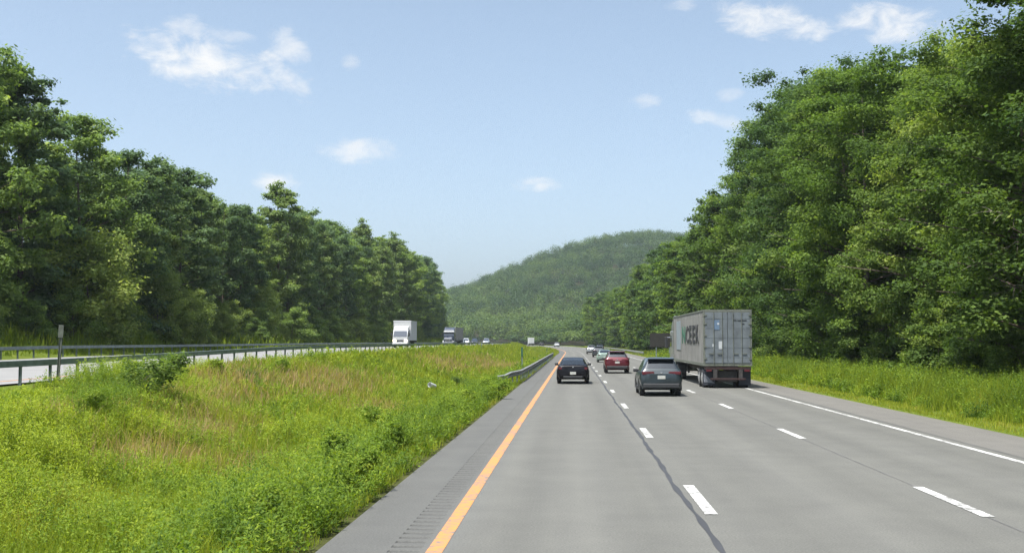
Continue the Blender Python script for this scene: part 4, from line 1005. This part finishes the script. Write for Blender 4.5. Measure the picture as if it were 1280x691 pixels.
HR = ([20, 40, 59, 66, 80, 95, 110, 125, 157, 178, 212, 250, 330, 420], [19, 19.3, 19.4, 19.7, 22, 26.5, 27.5, 22, 20.2, 20.8, 21.2, 19.5, 19, 19])
HL = ([40, 73, 80, 86, 93, 117, 206, 311, 400, 440], [19, 19.5, 18.5, 17, 17.5, 19.2, 22.5, 25, 26.5, 26.5])
def zone_label(side, row, Y):
    if side == 'R':
        if row == 0:
            z = ('large bright green tree at the right forest edge, nearest the camera' if Y < 52 else
                 'tall leafy tree at the right forest edge, between the container truck and the dead branches' if Y < 78 else
                 'tallest broad green tree of the right forest, rising above the container truck' if Y < 128 else
                 'leafy tree at the right forest edge behind the dark brown board' if Y < 200 else
                 'small distant tree along the right side of the far bend')
        else:
            z = ('leafy crown standing behind the front row of the near right forest' if Y < 128 else 'distant leafy crown behind the front row along the right of the bend')
    else:
        if row == 0:
            z = ('dark leafy tree of the left forest front row, behind the leaning marker post' if Y < 100 else
                 'dark green tree in the front row midway along the left forest' if Y < 170 else
                 'dark tall tree in the left forest front row, behind the white box truck' if Y < 290 else
                 'dark tree at the far end of the left forest, behind the oncoming semi truck')
        else:
            z = ('leafy crown rising behind the front row of the near left forest' if Y < 170 else 'leafy crown rising behind the front row of the far left forest')
    return z
y = 26.0; i = 0
while y < 430:                                             # right forest
    h0 = float(np.interp(y, *HR))
    for row, du in enumerate((21.0, 27.5, 35.0)):
        if row == 2 and (y > 200 or i % 2): continue
        if row == 1 and y > 330: continue
        yy_ = y + rng.uniform(-1.8, 1.8) + (3 if row == 1 else 0); hh = h0 * rng.uniform(0.84, 1.06) * (1.02 if row else 1.0)
        uu = du + rng.uniform(-1.2, 1.2) - (2.2 if y > 135 else 0)
        pr = near[int(rng.integers(0, 4))] if y < 120 and row < 2 else far_r[int(rng.integers(0, 3))]
        lb = zone_label('R', row, y)
        plant(pr, 'broadleaf_tree', lb, 'tree', 'trees: ' + lb, uu, yy_, hh, rng.uniform(0.92, 1.15) * (22 / hh) ** 0.4)
    y += 7.0 if y < 140 else 8.5; i += 1
y = 46.0; i = 0
while y < 430:                                             # left forest
    h0 = float(np.interp(y, *HL))
    for row, du in enumerate((-39.5, -46.0, -53.0)):
        if row == 2 and y > 260: continue
        yy_ = y + rng.uniform(-2, 2) + (3.5 if row == 1 else 0); hh = h0 * (rng.uniform(0.96, 1.06) if yy_ < 86 else rng.uniform(0.80, 1.02))
        lb = zone_label('L', row, y)
        plant(far_l[int(rng.integers(0, 6))], 'forest_tree', lb, 'tree', 'trees: ' + lb, du + rng.uniform(-1.3, 1.3) - 4.5 * float(smooth(220, 400, yy_)), yy_, hh, rng.uniform(0.9, 1.15))
    y += 7.5; i += 1
y = 34.0
while y < 180:                                             # shrubs under the right forest edge
    lb = 'leafy green shrub low at the foot of the near right trees' if y < 80 else 'leafy green shrub at the foot of the right trees beyond the container truck'
    plant(bush_r[int(rng.integers(0, 3))], 'shrub', lb, 'shrub', 'shrubs: ' + lb, rng.uniform(18.4, 20.4), y, rng.uniform(2.2, 4.6), rng.uniform(0.9, 1.3)); y += rng.uniform(3.2, 6.0)
y = 60.0
while y < 260:
    lb = 'leafy shrub at the foot of the near left forest' if y < 130 else 'leafy shrub at the foot of the far left forest'
    plant((bush_l[1], pale_p[0])[int(rng.integers(0, 2))], 'shrub', lb, 'shrub', 'shrubs: ' + lb, rng.uniform(-37.4, -35.0), y, rng.uniform(2.4, 5.2), rng.uniform(0.9, 1.3)); y += rng.uniform(3.5, 7.0)
# pale young trees standing out against the dark left wood
for (Y, u, h, lb) in ((80, -36.0, 8.6, 'rounded pale young tree before the dark left forest, right of the leaning post'), (94, -36.2, 7.2, 'smaller pale green young tree right of the rounded one'),
                      (128, -36.5, 7.0, 'slim pale green young tree against the dark middle of the left forest')):
    p = plant(pale_p[int(Y) % 2], 'young_tree', lb, 'tree', None, u, Y, h, 1.05 if Y < 90 else 0.8)
# dark bushes in the median
for (u, Y, h, lb) in ((-13.3, 32.6, 1.3, 'dark green bush in the median near the left guardrail'), (-6.2, 67, 0.95, 'small dark bush alone in the median near the flared guardrail end'), (-12.6, 43, 0.75, 'low dark bush in the reddish median grass')):
    plant(bush_m, 'bush', lb, 'bush', None, u, Y, h, 1.25 if Y < 35 else 1.0)
M['bush_leaf'] = leaf_mat('light_bush_leaf', [(0.0, (0.090, 0.155, 0.028)), (0.5, (0.19, 0.275, 0.038)), (1.0, (0.31, 0.365, 0.05))], 0.5, 0.25)
bush_y = [make_proto(581 + i, 1.1, 0.75, 0.02, 'bush', 4200, 0.075, M['bush_leaf'], 0.8) for i in range(3)]
for k, (u, Y, h, wd) in enumerate(((-12.1, 26.6, 0.75, 1.2), (-13.9, 35.0, 0.95, 1.2), (-14.3, 38.0, 0.9, 1.3), (-14.2, 43.5, 0.7, 1.4), (-13.6, 50.0, 0.7, 1.4))):
    lb = 'light green leafy bush among the meadow grass below the left guardrail'
    plant(bush_y[k % 3], 'bush', lb, 'bush', 'bushes below the left guardrail', u, Y, h, wd)
for k, (u, Y, h, wd) in enumerate(((-4.3, 14.6, 0.85, 0.9), (-4.0, 17.8, 0.9, 0.85), (-4.25, 21.0, 1.0, 0.9), (-3.95, 24.2, 0.9, 0.9), (-4.2, 28.0, 1.0, 1.0), (-3.95, 33.0, 0.95, 0.9), (-4.15, 39.0, 1.0, 1.0), (-3.9, 46.0, 0.95, 1.0), (-4.2, 52.0, 0.95, 1.0))):
    lb = 'leafy green bush growing along the edge of the left shoulder'
    plant(bush_y[(k + 1) % 3], 'bush', lb, 'bush', 'bushes along the left shoulder', u, Y, h, wd)
# dead tree with bare limbs reaching out of the right forest
def dead_tree():
    r = np.random.default_rng(77); x, y, z = P(20.6, 44.5)
    root = thing('dead_tree', 'bare bleached dead tree with drooping branches at the right forest edge', 'tree', (x, y, z - 0.2))
    MB().tube([(0, 0, -0.3), (-0.15, 0, 2.5), (-0.5, -0.3, 5.2), (-0.7, -0.6, 8.0), (-0.6, -0.8, 11)], [0.19, 0.16, 0.13, 0.09, 0.03], 8).build('trunk', M['dead_bark'], root, smooth=True)
    for k in range(8):
        mb = MB(); z0 = r.uniform(3.8, 7.4); a = r.uniform(2.5, 4.3); L_ = r.uniform(2.4, 4.6)
        pts = [np.array([-0.15 - 0.05 * z0, -0.06 * z0, z0])]; d = np.array([math.cos(a), math.sin(a), r.uniform(0.0, 0.5)])
        for q in range(7):
            pts.append(pts[-1] + d * L_ / 7); d = d + r.normal(0, 0.16, 3) + np.array([0, 0, -0.07]); d /= np.linalg.norm(d)
        mb.tube([tuple(p) for p in pts], [0.034 * (1 - q / 8.5) for q in range(8)], 5)
        for q in range(2, 8):
            for _ in range(2):
                e = d + r.normal(0, 0.6, 3); e /= np.linalg.norm(e); ln = r.uniform(0.4, 1.1)
                mb.tube([tuple(pts[q]), tuple(pts[q] + e * ln * 0.5), tuple(pts[q] + e * ln + np.array([0, 0, -0.12]))], [0.016, 0.011, 0.004], 4)
        mb.build('branch', M['dead_bark'], root)
dead_tree()

# ------------------------------------------------------------------ hill and far woods
RX = [-700, -300, -173, -125, -93, -61, -29, 3, 35, 67, 100, 148, 228, 420, 800]
RZ = [4, 10, 26, 36, 46, 62, 77, 88, 95, 98, 96, 92, 88, 84, 60]
def hill_z(X, Y):
    s = np.clip((Y - 640) / 460, 0, 1); s = 0.45 * s + 0.55 * s * s * (3 - 2 * s)
    b = np.clip((Y - 1180) / 900, 0, 1)
    r = np.interp(X - (Y - 1100) * 0.06, RX, RZ) * s * (1 - b * b)
    return r + 5.0 * s * (1 - b) * snoise(X, Y, 190, 91) + 1.2
hx = np.arange(-700, 801, 15.0); hy = np.arange(600, 2100, 15.0)
hill = grid_mesh('hill', hx, hy, lambda U, Y_: hill_z(U, Y_) - 0.8 - 2.5 * (1 - smooth(600, 640, Y_)), M['ground'], {'wood': lambda U, Y_: U * 0 + 1}, None, skew=False)
tag(hill, kind='structure')

def far_crowns(name, X, Y, Z, H, rad, nleaf, leaf, r, mat, bias=0.0):
    n = len(X)
    # every crown: several lumps, leaf faces spread over them
    nl = 5; lump = r.normal(0, 0.42, (n, nl, 3)) * np.array([1, 1, 0.55])
    k = r.integers(0, nl, (n, nleaf)); lc = np.take_along_axis(lump, k[..., None].repeat(3, 2), 1)
    d = r.normal(0, 1, (n, nleaf, 3)); d /= np.linalg.norm(d, axis=2)[..., None]
    p = (lc + d * r.uniform(0.35, 0.75, (n, nleaf, 1))) * rad[:, None, None]
    p[..., 2] = p[..., 2] * (H / rad * 0.30)[:, None] + H[:, None] * 0.62
    p += np.stack([X, Y, Z], 1)[:, None, :]
    nrm = d * 0.7 + np.array([0, 0, 0.7]) + r.normal(0, 0.35, d.shape); nrm /= np.linalg.norm(nrm, axis=2)[..., None]
    t = np.cross(nrm, r.normal(0, 1, d.shape)); t /= np.linalg.norm(t, axis=2)[..., None]; b = np.cross(nrm, t)
    L = (leaf * r.uniform(0.6, 1.4, (n, nleaf)))[..., None]
    V = np.stack([p - t * L * 0.5, p + b * L * 0.35, p + t * L * 0.5, p - b * L * 0.35], 2).reshape(-1, 3)
    tint = np.clip((r.normal(0.45, 0.22, n) + bias)[:, None] + r.normal(0, 0.08, (n, nleaf)), 0, 1).ravel()
    o = link_mesh(name, np_mesh(name, V, np.arange(len(V)).reshape(-1, 4), attrs={'tint': np.repeat(tint, 4)}), mat); tag(o, kind='stuff'); return o
r = np.random.default_rng(5)
gx, gy = np.meshgrid(np.arange(-260, 300, 7.6), np.arange(622, 1190, 7.6)); gx = gx.ravel() + r.uniform(-3, 3, gx.size); gy = gy.ravel() + r.uniform(-3, 3, gy.size)
uu = gx - bend(gy); keep = (gx > -0.16 * gy - 40) & (gx < 0.16 * gy + 40) & ((uu > 17) | (uu < -36) | (gy > 626)); gx, gy = gx[keep], gy[keep]; n = len(gx)
far_crowns('hill_forest', gx, gy, hill_z(gx, gy) - 1, r.uniform(10, 20, n), r.uniform(3.4, 6.6, n), 250, 0.95, r, M['leaf_hill'], 0.22 * snoise(gx, gy, 120, 95) + 0.26 * (1 - smooth(650, 800, gy)) + 0.12)
ux = np.arange(-190, 60, 3.6); n = len(ux) * 2; ux = np.concatenate([ux, ux + 1.7]) + r.uniform(-1.5, 1.5, n); uy = r.uniform(612, 642, n)
far_crowns('far_thicket', ux, uy, np.zeros(n) + 0.8, r.uniform(5, 8, n), r.uniform(2.2, 3.2, n), 110, 0.9, r, M['leaf_hill'], 0.3)
fy = []; fu = []
for row, du in enumerate((15.8, 18.5, 23, 29, 36)):
    yy_ = np.arange(430, 700, 6.5); fy.append(yy_ + r.uniform(-2.5, 2.5, len(yy_))); fu.append(du + r.uniform(-2, 2, len(yy_)))
fy = np.concatenate(fy); fu = np.concatenate(fu); n = len(fy)
far_crowns('roadside_forest', fu + bend(fy), fy, z_ground(fu, fy), np.where(fu < 17.3, 0.45, 1.0) * r.uniform(13, 19, n) * (1 - 0.25 * smooth(430, 560, fy)), r.uniform(3.2, 5.2, n), 420, 0.75, r, M['leaf_hill'], 0.2)
print('FAR', n, len(gx))

# ------------------------------------------------------------------ haze, sun, sky, camera
HAZE = 0.00013
if HAZE:
    o = B(-1400, 1400, -300, 2600, -12, 150).build('haze', None); tag(o, kind='stuff')
    m, nt, out = new_mat('valley_haze')
    pv = N(nt, 'ShaderNodeVolumePrincipled'); pv.inputs['Density'].default_value = HAZE; pv.inputs['Color'].default_value = (0.80, 0.90, 1.0, 1)
    pv.inputs['Anisotropy'].default_value = 0.2
    nt.links.new(pv.outputs[0], out.inputs['Volume']); o.data.materials.append(m)

SUN_EL, SUN_AZ = R(67), R(138)          # azimuth: degrees left of straight ahead
d = Vector((-math.sin(SUN_AZ) * math.cos(SUN_EL), math.cos(SUN_AZ) * math.cos(SUN_EL), math.sin(SUN_EL)))
sd = bpy.data.lights.new('sun', 'SUN'); sd.energy = 4.2; sd.angle = R(0.53); sd.color = (1.0, 0.955, 0.89)
so = bpy.data.objects.new('sun', sd); C.objects.link(so); so.rotation_euler = (-d).to_track_quat('-Z', 'Y').to_euler()

cam = bpy.data.cameras.new('camera'); co = bpy.data.objects.new('camera', cam); C.objects.link(co)
F_PX = 1370.0
cam.sensor_width = 36; cam.lens = 36 * F_PX / 1280; cam.clip_start = 0.1; cam.clip_end = 9000
co.location = (0, 0, CAM_H); co.rotation_euler = (R(90 + math.degrees(math.atan(81.5 / F_PX))), 0, math.atan(76 / F_PX))
scene.camera = co

w = bpy.data.worlds.new('World'); scene.world = w; w.use_nodes = True; nt = w.node_tree; nt.nodes.clear(); L = nt.links
out = N(nt, 'ShaderNodeOutputWorld'); bg = N(nt, 'ShaderNodeBackground'); SKY = 0.132; bg.inputs['Strength'].default_value = SKY
sky = N(nt, 'ShaderNodeTexSky', sky_type='NISHITA', sun_disc=False, sun_elevation=SUN_EL, sun_rotation=-SUN_AZ, altitude=150, air_density=0.85, dust_density=4.0, ozone_density=0.5)
geo = N(nt, 'ShaderNodeTexCoord')
nz = N(nt, 'ShaderNodeTexNoise'); nz.inputs['Scale'].default_value = 34; nz.inputs['Detail'].default_value = 9; nz.inputs['Roughness'].default_value = 0.62; nz.inputs['Distortion'].default_value = 0.35
stretch = N(nt, 'ShaderNodeVectorMath', operation='MULTIPLY'); stretch.inputs[1].default_value = (1, 1, 1.7)
L.new(geo.outputs['Generated'], stretch.inputs[0]); L.new(stretch.outputs[0], nz.inputs['Vector'])
rot = co.rotation_euler.to_matrix()
def pix_dir(x, y): return (rot @ Vector(((x - 640) / F_PX, -(y - 345.5) / F_PX, -1))).normalized()
acc = None
def math2(op, a, b):
    n = N(nt, 'ShaderNodeMath', operation=op)
    for i, v in enumerate((a, b)):
        if isinstance(v, (int, float)): n.inputs[i].default_value = v
        else: L.new(v, n.inputs[i])
    return n.outputs[0]
# clouds: place in the sky, half sizes in picture units, tilt, density
for (cx, cy, hw, hh, tilt, den) in ((262, 78, 88, 30, 0.10, 1.0), (355, 98, 40, 14, 0.65, 0.8), (362, 58, 26, 18, 0.5, 0.7), (232, 36, 22, 14, 0, 0.6), (290, 46, 30, 9, 0.1, 0.45), (438, 78, 12, 10, .6, 0.4),
                                (450, 188, 40, 15, -0.1, 0.75), (348, 230, 28, 14, 0.1, 1.0), (672, 230, 28, 9, 0, 0.7), (965, 28, 62, 20, 0.25, 0.95), (1112, 28, 58, 20, 0.15, 0.95), (850, 8, 20, 8, 0, 0.5),
                                (805, 127, 20, 8, 0, 0.55), (878, 145, 20, 8, 0.2, 0.6), (912, 118, 16, 8, 0, 0.4), (908, 153, 30, 9, .2, 0.4), (30, -120, 160, 50, 0, 0.9), (1300, -60, 150, 40, 0, 0.9)):
    c = pix_dir(cx, cy); rt = c.cross(Vector((0, 0, 1))).normalized(); up = rt.cross(c)
    a_ = rt * math.cos(tilt) - up * math.sin(tilt); b_ = up * math.cos(tilt) + rt * math.sin(tilt)
    da = N(nt, 'ShaderNodeVectorMath', operation='DOT_PRODUCT'); L.new(geo.outputs['Generated'], da.inputs[0]); da.inputs[1].default_value = a_ * (F_PX / hw)
    db = N(nt, 'ShaderNodeVectorMath', operation='DOT_PRODUCT'); L.new(geo.outputs['Generated'], db.inputs[0]); db.inputs[1].default_value = b_ * (F_PX / hh)
    dc = N(nt, 'ShaderNodeVectorMath', operation='DOT_PRODUCT'); L.new(geo.outputs['Generated'], dc.inputs[0]); dc.inputs[1].default_value = c
    r2 = math2('ADD', math2('MULTIPLY', da.outputs['Value'], da.outputs['Value']), math2('MULTIPLY', db.outputs['Value'], db.outputs['Value']))
    front = math2('GREATER_THAN', dc.outputs['Value'], 0.5)
    e = math2('MULTIPLY', math2('SUBTRACT', 1.7, r2), front)
    e = math2('MAXIMUM', e, -3.0)
    v = math2('ADD', e, math2('MULTIPLY', math2('SUBTRACT', nz.outputs['Fac'], 0.52), 5.5))
    mr = N(nt, 'ShaderNodeMapRange', interpolation_type='SMOOTHSTEP'); mr.inputs['From Min'].default_value = 0.1; mr.inputs['From Max'].default_value = 2.5; mr.inputs['To Max'].default_value = den
    L.new(v, mr.inputs['Value']); o_ = math2('MULTIPLY', mr.outputs[0], front)
    acc = o_ if acc is None else math2('MAXIMUM', acc, o_)
mx = N(nt, 'ShaderNodeMix', data_type='RGBA'); L.new(acc, mx.inputs['Factor']); hz = N(nt, 'ShaderNodeMix', data_type='RGBA'); hz.inputs['Factor'].default_value = 0.38; L.new(sky.outputs[0], hz.inputs['A'])
lum = N(nt, 'ShaderNodeRGBToBW'); L.new(sky.outputs[0], lum.inputs['Color']); tintc = N(nt, 'ShaderNodeVectorMath', operation='SCALE'); tintc.inputs[0].default_value = (0.98, 1.30, 1.58)
L.new(lum.outputs['Val'], tintc.inputs['Scale']); L.new(tintc.outputs[0], hz.inputs['B']); L.new(hz.outputs['Result'], mx.inputs['A'])
CLOUD = 0.98 / SKY; mx.inputs['B'].default_value = (CLOUD * 0.56, CLOUD * 0.565, CLOUD * 0.57, 1)
L.new(mx.outputs['Result'], bg.inputs['Color']); L.new(bg.outputs[0], out.inputs['Surface'])

vs = scene.view_settings; vs.view_transform = 'Standard'; vs.look = 'None'; vs.gamma = 1; vs.use_curve_mapping = False; vs.exposure = 0.82
cy = scene.cycles; cy.use_denoising = True; cy.denoising_prefilter = 'NONE'; cy.max_bounces = 6; cy.transparent_max_bounces = 4; cy.volume_bounces = 1; cy.diffuse_bounces = 3; cy.glossy_bounces = 2
cy.caustics_reflective = False; cy.caustics_refractive = False; cy.sample_clamp_indirect = 8
